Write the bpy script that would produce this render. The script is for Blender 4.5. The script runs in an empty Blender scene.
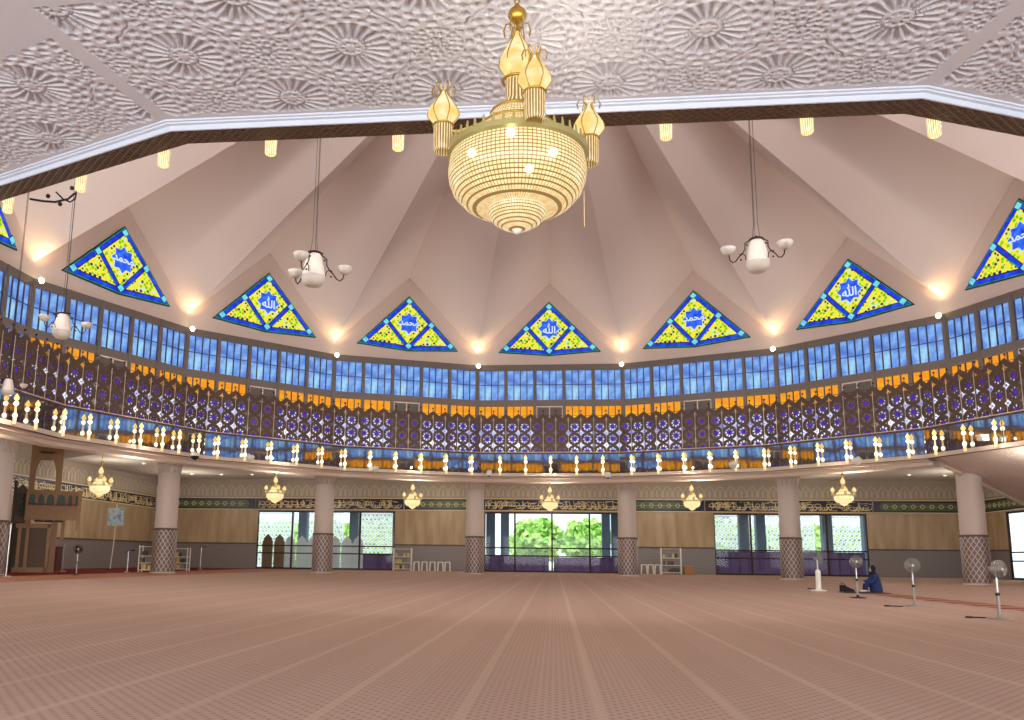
import bpy, math, random
import numpy as np
from mathutils import Vector, Matrix
random.seed(7); np.random.seed(7)
C = bpy.context.scene.collection
sc = bpy.context.scene
PI = math.pi
def lin(c):
    return tuple(((v/255)/12.92 if v/255 <= .04045 else ((v/255+.055)/1.055)**2.4) for v in c) + (1,)

# ------------------------------------------------------------------ camera
F_PX, PITCH, YAW, ROLL = 845.546, .171, -.108, .012
PPX, PPY = 512-48.684, 360+52.769
CAM = Vector((.241, -28.128, .88))
_F = Vector((math.sin(YAW)*math.cos(PITCH), math.cos(YAW)*math.cos(PITCH), math.sin(PITCH)))
_R = Vector((math.cos(YAW), -math.sin(YAW), 0)); _U = _R.cross(_F)
R2 = _R*math.cos(ROLL)+_U*math.sin(ROLL); U2 = -_R*math.sin(ROLL)+_U*math.cos(ROLL)
cam = bpy.data.cameras.new('camera'); co = bpy.data.objects.new('camera', cam); C.objects.link(co)
cam.sensor_fit = 'HORIZONTAL'; cam.sensor_width = 36; cam.lens = 36*F_PX/1024
cam.shift_x = (512-PPX)/1024; cam.shift_y = (PPY-360)/1024
cam.clip_start = .05; cam.clip_end = 500
co.matrix_world = Matrix(((R2.x, U2.x, -_F.x, CAM.x), (R2.y, U2.y, -_F.y, CAM.y), (R2.z, U2.z, -_F.z, CAM.z), (0, 0, 0, 1)))
sc.camera = co
def ray(x, y): return _F + R2*(x-PPX)/F_PX - U2*(y-PPY)/F_PX
def onY(x, y, Y): v = ray(x, y); return CAM + v*((Y-CAM.y)/v.y)      # point of the plane y=Y measured on the photo
def onX(x, y, X): v = ray(x, y); return CAM + v*((X-CAM.x)/v.x)
def onZ(x, y, Z=0): v = ray(x, y); return CAM + v*((Z-CAM.z)/v.z)

# ------------------------------------------------------------------ world, exposure
sc.view_settings.view_transform = 'Standard'; sc.view_settings.look = 'None'
sc.view_settings.gamma = 1; sc.view_settings.use_curve_mapping = False
sc.view_settings.exposure = 0.17
w = bpy.data.worlds.new('sky'); sc.world = w; w.use_nodes = True
nt = w.node_tree; bg = nt.nodes['Background']
bg.inputs[0].default_value = (.86, .94, 1, 1); bg.inputs[1].default_value = 1.6
sun = bpy.data.lights.new('sun', 'SUN'); sun.energy = 3.2; sun.angle = .02; sun.color = (1, .97, .9)
so = bpy.data.objects.new('sun', sun); C.objects.link(so); so.rotation_euler = (math.radians(38), 0, math.radians(-25))
cy = sc.cycles
cy.max_bounces = 6; cy.diffuse_bounces = 4; cy.glossy_bounces = 3; cy.transmission_bounces = 4; cy.transparent_max_bounces = 12
cy.caustics_reflective = False; cy.caustics_refractive = False; cy.sample_clamp_indirect = 4
cy.use_denoising = True
try: cy.denoiser = 'OPENIMAGEDENOISE'; cy.use_light_tree = True
except Exception: pass

def area(name, loc, rot, sx, sy, power, col):
    l = bpy.data.lights.new(name, 'AREA'); l.shape = 'RECTANGLE'; l.size = sx; l.size_y = sy; l.energy = power; l.color = col
    o = bpy.data.objects.new(name, l); C.objects.link(o); o.location = loc; o.rotation_euler = rot; return o
WARM = (1, .88, .76)
# added cool fill panels against solid walls, unseen behind and beside the camera
area('rear_fill_light', (0, -33.6, 2.2), (PI/2, 0, 0), 50, 4.0, 3200, (.92, .97, 1))
area('side_fill_light', (28.4, -12, 2.2), (PI/2, 0, PI/2), 26, 4.0, 900, (.93, .96, 1))
area('side_fill_light', (-28.6, -12, 2.2), (PI/2, 0, -PI/2), 26, 4.0, 900, (.93, .96, 1))
# added fill lamps, unseen behind the lattice, lighting the dome from every bay
for b in range(16):
    a = b*PI/8
    area('dome_fill_light', (20.9*math.sin(a), 20.9*math.cos(a), 7.05), (PI, 0, -a), 7.0, .5, 165, (1, .92, .85))
# added strip lamps above the near clerestory, out of view, lighting the far gables
for b in (5, 6, 7, 8, 9, 10, 11):
    a = b*PI/8
    area('gable_fill_strip', (21.6*math.sin(a), 21.6*math.cos(a), 12.62), (math.radians(-97), 0, -a), 7.5, .22, 500, (1, .96, .94))

# ------------------------------------------------------------------ materials
class NB:
    def __init__(s, name):
        s.m = bpy.data.materials.new(name); s.m.use_nodes = True; s.t = s.m.node_tree; s.t.nodes.clear()
        s.out = s.t.nodes.new('ShaderNodeOutputMaterial')
    def n(s, typ, **kw):
        d = s.t.nodes.new('ShaderNode'+typ)
        for k, v in kw.items(): setattr(d, k, v)
        return d
    def l(s, a, b): s.t.links.new(a, b)
    def math(s, op, a, b=None, c=None):
        d = s.n('Math', operation=op)
        for i, v in enumerate((a, b, c)):
            if v is None: continue
            if isinstance(v, (int, float)): d.inputs[i].default_value = v
            else: s.l(v, d.inputs[i])
        return d.outputs[0]
    def mix(s, f, a, b):
        d = s.n('Mix', data_type='RGBA')
        if isinstance(f, (int, float)): d.inputs[0].default_value = f
        else: s.l(f, d.inputs[0])
        for i, v in ((6, a), (7, b)):
            if isinstance(v, tuple): d.inputs[i].default_value = v
            else: s.l(v, d.inputs[i])
        return d.outputs[2]
    def coord(s, kind='Object'):
        return s.n('TexCoord').outputs[kind]
    def xyz(s, kind='Object'):
        d = s.n('SeparateXYZ'); s.l(s.coord(kind), d.inputs[0]); return d.outputs
    def noise(s, scale, detail=3, vec=None, stretch=None):
        d = s.n('TexNoise'); d.inputs['Scale'].default_value = scale; d.inputs['Detail'].default_value = detail
        v = vec or s.coord()
        if stretch:
            mp = s.n('Mapping'); mp.inputs['Scale'].default_value = stretch; s.l(v, mp.inputs[0]); v = mp.outputs[0]
        s.l(v, d.inputs['Vector']); return d.outputs['Fac']
    def ramp(s, f, stops, const=False):
        d = s.n('ValToRGB'); e = d.color_ramp.elements
        if const: d.color_ramp.interpolation = 'CONSTANT'
        while len(e) < len(stops): e.new(.5)
        for i, (p, c) in enumerate(stops): e[i].position = p; e[i].color = c
        s.l(f, d.inputs[0]); return d.outputs[0]
    def bsdf(s, col, rough=.6, metal=0, bump=None, bd=.02, emis=None, es=0, spec=.4, trans=0):
        d = s.n('BsdfPrincipled')
        if isinstance(col, tuple): d.inputs['Base Color'].default_value = col
        else: s.l(col, d.inputs['Base Color'])
        if isinstance(rough, (int, float)): d.inputs['Roughness'].default_value = rough
        else: s.l(rough, d.inputs['Roughness'])
        d.inputs['Metallic'].default_value = metal; d.inputs['Specular IOR Level'].default_value = spec
        d.inputs['Transmission Weight'].default_value = trans
        if emis is not None:
            if isinstance(emis, tuple): d.inputs['Emission Color'].default_value = emis
            else: s.l(emis, d.inputs['Emission Color'])
            d.inputs['Emission Strength'].default_value = es
        if bump is not None:
            b = s.n('Bump'); b.inputs['Distance'].default_value = bd; b.inputs['Strength'].default_value = 1
            s.l(bump, b.inputs['Height']); s.l(b.outputs[0], d.inputs['Normal'])
        s.l(d.outputs[0], s.out.inputs[0]); return s.m
def plain(name, c, rough=.6, metal=0, var=.08, scale=8, spec=.4, emis=None, es=0):
    n = NB(name); c = lin(c); f = n.noise(scale, 3)
    a = tuple(x*(1-var) for x in c[:3])+(1,); b = tuple(min(1, x*(1+var)) for x in c[:3])+(1,)
    return n.bsdf(n.mix(f, a, b), rough, metal, spec=spec, emis=lin(emis) if emis else None, es=es)
def glow(name, c, s, c2=None, scale=6):
    n = NB(name); e = n.n('Emission'); e.inputs[1].default_value = s
    if c2: n.l(n.ramp(n.noise(scale, 3), [(.35, lin(c)), (.65, lin(c2))]), e.inputs[0])
    else: n.l(n.mix(n.noise(scale, 1), lin(c), tuple(x*.93 for x in lin(c)[:3])+(1,)), e.inputs[0])
    n.l(e.outputs[0], n.out.inputs[0]); return n.m

M = {}
M['plaster'] = plain('dome plaster', (216, 200, 190), .9, var=.03, scale=.5, spec=.1)
M['soffit'] = plain('carved plaster', (228, 230, 238), .85, var=.03, scale=2, spec=.15)
M['white'] = plain('white moulding', (224, 234, 250), .5, var=.02)
M['cream'] = plain('cream beam plaster', (205, 186, 168), .7, var=.05)
M['dimceil'] = plain('plain ceiling plaster', (196, 186, 172), .9, var=.05)
M['brown'] = plain('carved brown timber', (92, 68, 46), .6, var=.25, scale=14)
M['lattice'] = plain('lattice brown', (90, 70, 60), .6, var=.15, scale=5)
M['framegrey'] = plain('window frame grey', (106, 96, 90), .6, var=.06)
M['framedark'] = plain('dark window bars', (58, 60, 78), .6)
M['lead'] = plain('black leading', (18, 34, 34), .6)
M['iron'] = plain('dark iron', (58, 36, 30), .5, .3)
M['black'] = plain('black plastic', (22, 20, 20), .5)
M['gold'] = plain('brass', (196, 160, 70), .3, .9)
M['palegold'] = plain('pale brass rim', (188, 178, 118), .4, .5)
M['chrome'] = plain('chrome pole', (210, 208, 204), .25, .7)
M['steel'] = plain('brushed steel', (150, 146, 140), .35, .6)
M['blade'] = plain('clear grey fan blade', (128, 124, 116), .4)
M['whitepl'] = plain('white plastic', (226, 220, 206), .5)
M['urn'] = plain('frosted white urn glass', (248, 240, 228), .5)
M['urn2'] = plain('grey frosted bowl', (214, 208, 196), .4)
M['redcarpet'] = plain('red carpet', (112, 28, 32), .95, var=.15, scale=20, spec=.1)
M['purple'] = plain('purple cloth', (128, 102, 146), .8, var=.25, scale=1.5)
M['wood'] = plain('carved mimbar wood', (138, 104, 70), .55, var=.2, scale=9)
M['wooddark'] = plain('dark mimbar panel', (84, 64, 46), .6, var=.2, scale=9)
M['greentile'] = plain('dark green tracery', (52, 74, 66), .5, var=.4, scale=20)
M['navy'] = plain('navy board', (30, 28, 56), .45, var=.2)
M['goldpaint'] = plain('gilt lettering', (226, 204, 150), .5, 0)
M['green'] = plain('green cartouche', (74, 88, 64), .5, var=.35, scale=30)
M['slate'] = plain('blue grey porch pillar', (140, 158, 170), .6, var=.06)
M['whitewall'] = plain('white porch wall', (235, 240, 240), .6, var=.03)
M['pane_blue'] = None
M['cloth_navy'] = plain('navy robe cloth', (30, 46, 92), .9, var=.2, scale=6)
M['cloth_black'] = plain('black headscarf', (26, 24, 34), .9)
M['skin'] = plain('skin', (190, 146, 120), .6)
M['book'] = plain('book covers', (96, 70, 56), .7, var=.5, scale=3)
M['paper'] = plain('cream card', (206, 178, 120), .8)
M['cardboard'] = plain('cardboard', (160, 112, 70), .8)
M['ltblue'] = plain('light blue partition', (140, 170, 190), .6)
M['globe'] = glow('lit globe glass', (255, 240, 205), 3.2)
M['amber'] = glow('lit amber globe', (255, 196, 96), 1.5, (255, 226, 150))
M['spotlens'] = glow('lit spot lens', (255, 236, 190), 14)
M['downlens'] = glow('lit downlight lens', (255, 248, 230), 8)
M['mirror'] = NB('dark mirror').bsdf((.62, .60, .60, 1), .03, 1)

def m_backlit(name, cols, s, scale=2.0):
    n = NB(name)
    f = n.noise(scale, 5)
    c = n.ramp(f, [(.3, lin(cols[0])), (.5, lin(cols[1])), (.72, lin(cols[2]))])
    mm = n.n('BsdfPrincipled'); mm.inputs['Base Color'].default_value = (.02, .02, .03, 1); mm.inputs['Roughness'].default_value = .6; mm.inputs['Specular IOR Level'].default_value = .1
    n.l(c, mm.inputs['Emission Color']); mm.inputs['Emission Strength'].default_value = s
    n.l(mm.outputs[0], n.out.inputs[0]); return n.m
M['blueglass'] = m_backlit('blue clerestory glass', ((76, 110, 196), (112, 156, 228), (164, 216, 244)), .92, 1.6)
M['yellowglass'] = m_backlit('amber clerestory glass', ((226, 138, 0), (246, 160, 0), (255, 186, 10)), .95, 1.0)
M['galleryglass'] = m_backlit('pale gallery glass', ((80, 70, 170), (190, 200, 235), (250, 250, 255)), 1.25, 1.1)
M['violetglass'] = m_backlit('violet glass', ((60, 20, 170), (84, 34, 200), (110, 70, 220)), .8, 4)
M['sg_blue'] = m_backlit('stained blue', ((4, 20, 190), (10, 50, 225), (30, 90, 245)), .95, 3)
M['sg_teal'] = m_backlit('stained teal', ((14, 110, 110), (24, 150, 140), (30, 170, 190)), .8, 4)
M['sg_cyan'] = m_backlit('stained cyan', ((70, 190, 215), (110, 215, 230), (130, 225, 200)), .95, 6)
M['sg_star'] = m_backlit('stained star blue', ((10, 50, 215), (30, 90, 235), (70, 130, 245)), .95, 4)
M['sg_white'] = glow('stained white lettering', (214, 232, 250), .95)
def m_yellowpane():
    n = NB('stained yellow pattern')
    v = n.n('TexVoronoi'); v.inputs['Scale'].default_value = 5.4; v.inputs['Randomness'].default_value = .5
    mp = n.n('Mapping'); mp.inputs['Rotation'].default_value = (0, PI/4, 0); n.l(n.coord(), mp.inputs[0]); mp.inputs['Scale'].default_value = (1, 0, 1)
    n.l(mp.outputs[0], v.inputs['Vector'])
    sp = n.n('SeparateColor'); n.l(v.outputs['Color'], sp.inputs[0])
    pick = n.ramp(sp.outputs[0], [(0, lin((120, 205, 30))), (.38, lin((40, 40, 120))), (.62, lin((190, 235, 215))), (.82, lin((100, 190, 30)))], True)
    near = n.math('LESS_THAN', v.outputs['Distance'], .43)
    col = n.mix(near, lin((240, 228, 70)), pick)
    e = n.n('Emission'); e.inputs[1].default_value = .95; n.l(col, e.inputs[0]); n.l(e.outputs[0], n.out.inputs[0]); return n.m
M['sg_yellow'] = m_yellowpane()

def m_carpet():
    n = NB('patterned carpet'); X, Y, Z = n.xyz()
    kx, ky = 2*PI/.09, 2*PI/.11
    p = n.math('MULTIPLY', n.math('SINE', n.math('MULTIPLY', X, kx)), n.math('SINE', n.math('MULTIPLY', Y, ky)))
    d = n.ramp(p, [(.42, (0, 0, 0, 1)), (.62, (1, 1, 1, 1))])
    f = n.n('SeparateColor'); n.l(d, f.inputs[0])
    base = n.mix(f.outputs[0], lin((178, 150, 134)), lin((146, 114, 102)))
    # lighter seams between the prayer rows, every 0.8 m
    fr = n.math('FRACT', n.math('MULTIPLY', n.math('ADD', X, 50.3), 1/.8))
    band = n.math('LESS_THAN', n.math('ABSOLUTE', n.math('SUBTRACT', fr, .5)), .045)
    base = n.mix(n.math('MULTIPLY', band, .6), base, lin((190, 166, 146)))
    fr2 = n.math('FRACT', n.math('MULTIPLY', n.math('ADD', X, 50.3), 1/1.6))
    alt = n.math('LESS_THAN', fr2, .5)
    base = n.mix(n.math('MULTIPLY', alt, .12), base, lin((150, 112, 98)))
    base = n.mix(n.math('MULTIPLY', n.noise(.25, 4), .3), base, lin((172, 148, 130)))
    return n.bsdf(base, .95, spec=.1)
M['carpet'] = m_carpet()
def m_border():
    n = NB('carpet border'); X, Y, Z = n.xyz()
    f = n.math('FRACT', n.math('MULTIPLY', X, 1.1)); s = n.math('GREATER_THAN', f, .5)
    return n.bsdf(n.mix(s, lin((148, 96, 76)), lin((176, 130, 100))), .95, spec=.1)
M['border'] = m_border()
def m_rug():
    n = NB('red row carpet'); X, Y, Z = n.xyz()
    f = n.math('FRACT', n.math('MULTIPLY', Y, .9)); s = n.math('GREATER_THAN', f, .42)
    return n.bsdf(n.mix(s, lin((168, 128, 104)), lin((134, 76, 68))), .95, spec=.1)
M['rowcarpet'] = m_rug()
def m_tile(name, a, b, scale, rot=False, bscale=1):
    n = NB(name); X, Y, Z = n.xyz('Object')
    h = n.math('ADD', X, Y)
    p = n.math('MULTIPLY', n.math('SINE', n.math('MULTIPLY', h, 2*PI/scale)), n.math('SINE', n.math('MULTIPLY', Z, 2*PI/scale)))
    f = n.math('GREATER_THAN', p, .1)
    return n.bsdf(n.mix(f, lin(a), lin(b)), .35)
M['wainscot'] = m_tile('grey mosaic tile', (116, 108, 106), (136, 126, 120), .22)
def m_coltile():
    n = NB('column mosaic'); X, Y, Z = n.xyz('Object')
    an = n.math('ARCTAN2', Y, X)
    u = n.math('MULTIPLY', an, 8); v = n.math('MULTIPLY', Z, 8/.9)
    a = n.math('ABSOLUTE', n.math('SINE', n.math('ADD', u, v))); b = n.math('ABSOLUTE', n.math('SINE', n.math('SUBTRACT', u, v)))
    f = n.math('LESS_THAN', n.math('MINIMUM', a, b), .26)
    return n.bsdf(n.mix(f, lin((98, 74, 68)), lin((164, 150, 140))), .3, spec=.5)
M['coltile'] = m_coltile()
M['shaft'] = plain('pinkish terrazzo shaft', (178, 164, 154), .6, var=.05, scale=12)
def m_travertine():
    n = NB('beige stone panels'); X, Y, Z = n.xyz()
    f = n.noise(1.0, 5, stretch=(2.2, 2.2, .35))
    c = n.ramp(f, [(.3, lin((150, 124, 92))), (.55, lin((172, 146, 112))), (.75, lin((184, 160, 128)))])
    return n.bsdf(c, .45)
M['stone'] = m_travertine()
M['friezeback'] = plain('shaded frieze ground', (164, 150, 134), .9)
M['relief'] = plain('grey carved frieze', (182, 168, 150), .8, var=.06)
def m_glass():
    n = NB('clear door glass'); t = n.n('BsdfTransparent'); t.inputs[0].default_value = (.93, .96, .97, 1)
    g = n.n('BsdfGlossy'); g.inputs['Roughness'].default_value = .03; m = n.n('MixShader'); m.inputs[0].default_value = .012
    n.l(t.outputs[0], m.inputs[1]); n.l(g.outputs[0], m.inputs[2]); n.l(m.outputs[0], n.out.inputs[0]); return n.m
M['glass'] = m_glass()
def m_crystal(name, ca, cb, s, ru, rv, gap=.18, tr=.0, vert=False):
    # strings of cut glass beads lit from inside: bright beads between darker wires
    n = NB(name); X, Y, Z = n.xyz()
    an = n.math('MULTIPLY', n.math('ARCTAN2', Y, X), ru/(2*PI))
    fu = n.math('ABSOLUTE', n.math('SUBTRACT', n.math('FRACT', an), .5))
    fv = n.math('ABSOLUTE', n.math('SUBTRACT', n.math('FRACT', n.math('MULTIPLY', Z, rv)), .5))
    wire = n.math('MAXIMUM', n.math('GREATER_THAN', fu, .5-gap*.6), n.math('GREATER_THAN', fv, .5-gap)) if not vert else n.math('GREATER_THAN', fu, .5-gap)
    nz = n.noise(26, 3)
    lit = n.ramp(nz, [(.35, lin(cb)), (.65, lin(ca))])
    dark = tuple(x*.34 for x in lin(cb)[:3])+(1,)
    col = n.mix(wire, lit, dark)
    d = n.n('BsdfPrincipled'); n.l(n.mix(wire, lin((205, 180, 132)), lin((110, 84, 46))), d.inputs['Base Color']); d.inputs['Roughness'].default_value = .2
    n.l(col, d.inputs['Emission Color']); d.inputs['Emission Strength'].default_value = s
    n.l(d.outputs[0], n.out.inputs[0]); return n.m
M['beads'] = m_crystal('crystal bead net', (255, 240, 190), (232, 190, 116), .66, 100, 36, .15)
M['beads_far'] = m_crystal('crystal bead net far', (255, 242, 196), (248, 214, 140), 1.05, 40, 14, .12)
M['beads2'] = m_crystal('crystal bead net fine', (255, 244, 204), (232, 194, 124), .66, 66, 48, .15)
M['fringe_lamp'] = m_crystal('lit crystal rods', (255, 240, 200), (240, 206, 140), 1.0, 18, 1, .18, vert=True)
M['fringe'] = m_crystal('crystal rod fringe', (248, 226, 168), (206, 172, 116), .5, 22, 1, .26, vert=True)
M['onion'] = glow('lit frosted onion shade', (255, 208, 120), 1.0, (255, 240, 190), 10)
M['bulb'] = glow('bare lit bulb', (255, 250, 225), 5)
def m_leaves():
    n = NB('tree leaves'); f = n.noise(3.2, 6)
    c = n.ramp(f, [(.3, lin((120, 176, 76))), (.5, lin((176, 224, 112))), (.7, lin((220, 242, 160)))])
    return n.bsdf(c, .7)
M['leaves'] = m_leaves()

# ------------------------------------------------------------------ mesh helper
class MB:
    def __init__(s): s.v = []; s.f = []
    def add(s, vs, fs):
        o = len(s.v); s.v += [tuple(p) for p in vs]; s.f += [tuple(i+o for i in f) for f in fs]; return s
    def box(s, cx, cy, cz, sx, sy, sz, rz=0, ry=0):
        vs = []
        for dx in (-.5, .5):
            for dy in (-.5, .5):
                for dz in (-.5, .5):
                    x, y, z = dx*sx, dy*sy, dz*sz
                    if ry: x, z = x*math.cos(ry)+z*math.sin(ry), -x*math.sin(ry)+z*math.cos(ry)
                    if rz: x, y = x*math.cos(rz)-y*math.sin(rz), x*math.sin(rz)+y*math.cos(rz)
                    vs.append((cx+x, cy+y, cz+z))
        return s.add(vs, [(0, 1, 3, 2), (4, 6, 7, 5), (0, 4, 5, 1), (2, 3, 7, 6), (0, 2, 6, 4), (1, 5, 7, 3)])
    def lathe(s, prof, n=24, loc=(0, 0, 0), flute=0, sq=1):
        o = len(s.v); m = len(prof)
        for i in range(n):
            a = 2*PI*i/n; k = 1+flute*math.cos(i*PI)
            for r, z in prof: s.v.append((loc[0]+r*k*math.cos(a), loc[1]+r*k*math.sin(a)*sq, loc[2]+z))
        for i in range(n):
            j = (i+1) % n
            for t in range(m-1): s.f.append((o+i*m+t, o+j*m+t, o+j*m+t+1, o+i*m+t+1))
        return s
    def tube(s, path, r, n=8):
        P = [Vector(p) for p in path]; rs = r if isinstance(r, (list, tuple)) else [r]*len(P)
        o = len(s.v); prev = None
        for i, p in enumerate(P):
            t = (P[min(i+1, len(P)-1)]-P[max(i-1, 0)]).normalized()
            u = (prev - t*prev.dot(t)) if prev is not None else t.orthogonal()
            if u.length < 1e-6: u = t.orthogonal()
            u.normalize(); prev = u; w_ = t.cross(u)
            for k in range(n):
                a = 2*PI*k/n; s.v.append(tuple(p+(u*math.cos(a)+w_*math.sin(a))*rs[i]))
        for i in range(len(P)-1):
            for k in range(n):
                k2 = (k+1) % n; s.f.append((o+i*n+k, o+i*n+k2, o+(i+1)*n+k2, o+(i+1)*n+k))
        s.f.append(tuple(o+k for k in range(n-1, -1, -1))); s.f.append(tuple(o+(len(P)-1)*n+k for k in range(n)))
        return s
    def torus(s, R, r, loc=(0, 0, 0), n=24, m=6, axis='z'):
        o = len(s.v)
        for i in range(n):
            a = 2*PI*i/n
            for j in range(m):
                b = 2*PI*j/m; x, y, z = (R+r*math.cos(b))*math.cos(a), (R+r*math.cos(b))*math.sin(a), r*math.sin(b)
                if axis == 'y': y, z = z, y
                if axis == 'x': x, z = z, x
                s.v.append((loc[0]+x, loc[1]+y, loc[2]+z))
        for i in range(n):
            for j in range(m):
                s.f.append((o+i*m+j, o+((i+1) % n)*m+j, o+((i+1) % n)*m+(j+1) % m, o+i*m+(j+1) % m))
        return s
    def ball(s, c, r, n=12, sz=1, sx=1, sy=1):
        prof = [(max(1e-4, math.sin(PI*i/(n//2+2))), -math.cos(PI*i/(n//2+2))) for i in range(n//2+3)]
        o = len(s.v); s.lathe(prof, n)
        for i in range(o, len(s.v)):
            x, y, z = s.v[i]; s.v[i] = (c[0]+x*r*sx, c[1]+y*r*sy, c[2]+z*r*sz)
        return s
    def prism(s, pts, y0, y1):          # polygon in (x,z), thickness along y
        n = len(pts)
        return s.add([(x, y0, z) for x, z in pts]+[(x, y1, z) for x, z in pts],
                     [tuple(range(n)), tuple(range(2*n-1, n-1, -1))]+[(i, i+n, (i+1) % n+n, (i+1) % n) for i in range(n)])
    def build(s, name, mat, parent=None, smooth=False):
        me = bpy.data.meshes.new(name); me.from_pydata(s.v, [], s.f)
        me.materials.append(mat)
        if smooth:
            me.polygons.foreach_set('use_smooth', [True]*len(me.polygons))
        me.update(); o = bpy.data.objects.new(name, me); C.objects.link(o)
        if parent is not None: o.parent = parent
        return o
def tag(o, label, cat, group=None, kind=None):
    o['label'] = label; o['category'] = cat
    if group: o['group'] = group
    if kind: o['kind'] = kind
    return o
def thing(name, label, cat, loc=(0, 0, 0), rz=0, group=None):
    o = bpy.data.objects.new(name, None); C.objects.link(o); o.empty_display_size = .1
    o.location = loc; o.rotation_euler = (0, 0, rz); return tag(o, label, cat, group)
def struct(name, mb, mat, parent=None, smooth=False, loc=None, rz=None):
    o = mb.build(name, mat, parent, smooth)
    if parent is None: o['kind'] = 'structure'
    if loc is not None: o.location = loc
    if rz is not None: o.rotation_euler = (0, 0, rz)
    return o
def dup(root, loc=None, rz=None, label=None, group=None, parent=None, kids=None):
    r = root.copy(); C.objects.link(r)
    if parent is not None: r.parent = parent
    if loc is not None: r.location = loc
    if rz is not None: r.rotation_euler = (0, 0, rz)
    if label: r['label'] = label
    if group: r['group'] = group
    for ch in list(root.children): dup(ch, parent=r)
    return r
def az(b): return b*PI/8
def at(b, r, z=0, t=0):
    a = az(b); return Vector((r*math.sin(a)+t*math.cos(a), r*math.cos(a)-t*math.sin(a), z))
AP = math.cos(PI/16); HS = math.sin(PI/16)
def segs_ring(mb, prof, bays):           # prof: (vertex radius, z) polyline swept over the bays of the 16-gon
    for b in bays:
        va = []
        for k in (b-.5, b+.5):
            for R, z in prof: a = az(k); va.append((R*math.sin(a), R*math.cos(a), z))
        m = len(prof); mb.add(va, [(i, i+1, m+i+1, m+i) for i in range(m-1)])
    return mb
ALL = list(range(-8, 8))
WY, WL, WR, REAR = 32.44, -29.0, 28.7, -34.0
CEIL = 6.5
ORD = ['first', 'second', 'third', 'fourth', 'fifth', 'sixth', 'seventh', 'eighth', 'ninth', 'tenth']

# ------------------------------------------------------------------ floor
fl = MB().box((WL+WR)/2, (WY+REAR)/2, -.1, WR-WL+.4, WY-REAR+.4, .2); struct('floor', fl, M['carpet'])
struct('floor', MB().box(-24.9, 0, .006, 8.2, 64.6, .012), M['redcarpet'])
struct('floor', MB().box(-18.9, 0, .004, 3.8, 64.6, .008), M['border'])
rc = MB().box(9.75, -6.3, .005, .85, 13.6, .01); o = rc.build('row_carpet', M['rowcarpet']); tag(o, 'long narrow red patterned row carpet under the seated person running past the fans', 'carpet')

# ------------------------------------------------------------------ dome: sixteen folded gables
ZV, ZW, RC = 13.2, 12.46, 22.3
G = (21.9, 17.6); O = (18.8, 18.5); TOP = (0, 0, 22.75)
dm = MB()
for b in ALL:
    def V(k, R, z): a = az(k); return (R*math.sin(a), R*math.cos(a), z)
    L, Rr = V(b-.5, RC, ZV), V(b+.5, RC, ZV); g = V(b, G[0], G[1]); oo = V(b, O[0], O[1])
    L0, R0 = V(b-.5, RC, ZW), V(b+.5, RC, ZW)
    dm.add([L, Rr, g], [(0, 1, 2)]); dm.add([L0, R0, Rr, L], [(0, 1, 2, 3)])
    dm.add([L, g, oo], [(0, 1, 2)]); dm.add([Rr, oo, g], [(0, 1, 2)])
    dm.add([L, oo, TOP], [(0, 1, 2)]); dm.add([Rr, TOP, oo], [(0, 1, 2)])
struct('ceiling', dm, M['plaster'])

# ------------------------------------------------------------------ clerestory wall with its windows
def rail(name, z0, z1, mat, R=RC, d=.12, bays=ALL):
    return struct(name, segs_ring(MB(), [(R, z0), (R, z1), (R-d, z1), (R-d, z0), (R, z0)], bays), mat)
rail('trim_1', 12.11, 12.46, M['framegrey']); rail('trim_2', 9.93, 10.3, M['framegrey']); rail('trim_3', 8.85, 9.1, M['framegrey'])
rail('trim_4', 6.9, 7.15, M['framegrey'])
HSIDE = RC*HS
PW = 2*HSIDE/5
posts = MB()
for b in ALL:
    for i in range(6):
        t = -HSIDE+i*PW; wd = .16 if 0 < i < 5 else .2
        p = at(b, RC*AP-.06, (6.9+12.46)/2, t)
        posts.box(p.x, p.y, p.z, wd, .16, 12.46-6.9, -az(b))
struct('trim_5', posts, M['framegrey'])
back = segs_ring(MB(), [(RC+.25, 6.9), (RC+.25, 12.5)], ALL); struct('wall_clerestory', back, M['framegrey'])
def win_frame(h, dark=False):
    m = MB(); w_ = PW-.17
    m.box(0, 0, 0, .05, .06, h)
    for x in (-w_/4, w_/4): m.box(x, 0, 0, .05, .05, h)
    if h > 1.2: m.box(0, 0, h*.02, w_, .04, .035)
    for x in (-w_/2, w_/2): m.box(x, 0, 0, .03, .06, h)
    return m
def pane(h): return MB().box(0, .06, 0, PW-.18, .02, h)
wn = 0; protos = {}
def window(key, h, z, b, i, mat):
    global wn
    wn += 1
    p = at(b, RC*AP, z, -HSIDE+(i+.5)*PW)
    if key not in protos:
        if key == 'louver':
            m = MB(); w_ = PW-.17
            for x in (-w_/2+.03, 0, w_/2-.03): m.box(x, -.03, 0, .05, .05, h)
            for zz in (-h/2+.03, h/2-.03): m.box(0, -.03, zz, w_, .05, .05)
            f = m.build('window_1', M['cream']); q = MB()
            for j in range(9): q.box(0, 0, -h/2+.08+j*(h-.16)/8, w_, .03, .045)
            q.box(0, .05, 0, w_, .02, h)
            q.build('louver_panel', M['framegrey'], f)
        else:
            f = win_frame(h).build('window_1', M['framedark']); pane(h).build('glass_pane', mat, f)
        f['kind'] = 'structure'; protos[key] = f; o = f
    else: o = dup(protos[key])
    o.name = 'window_%d' % wn
    o.location = p; o.rotation_euler = (0, 0, -az(b))
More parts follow.
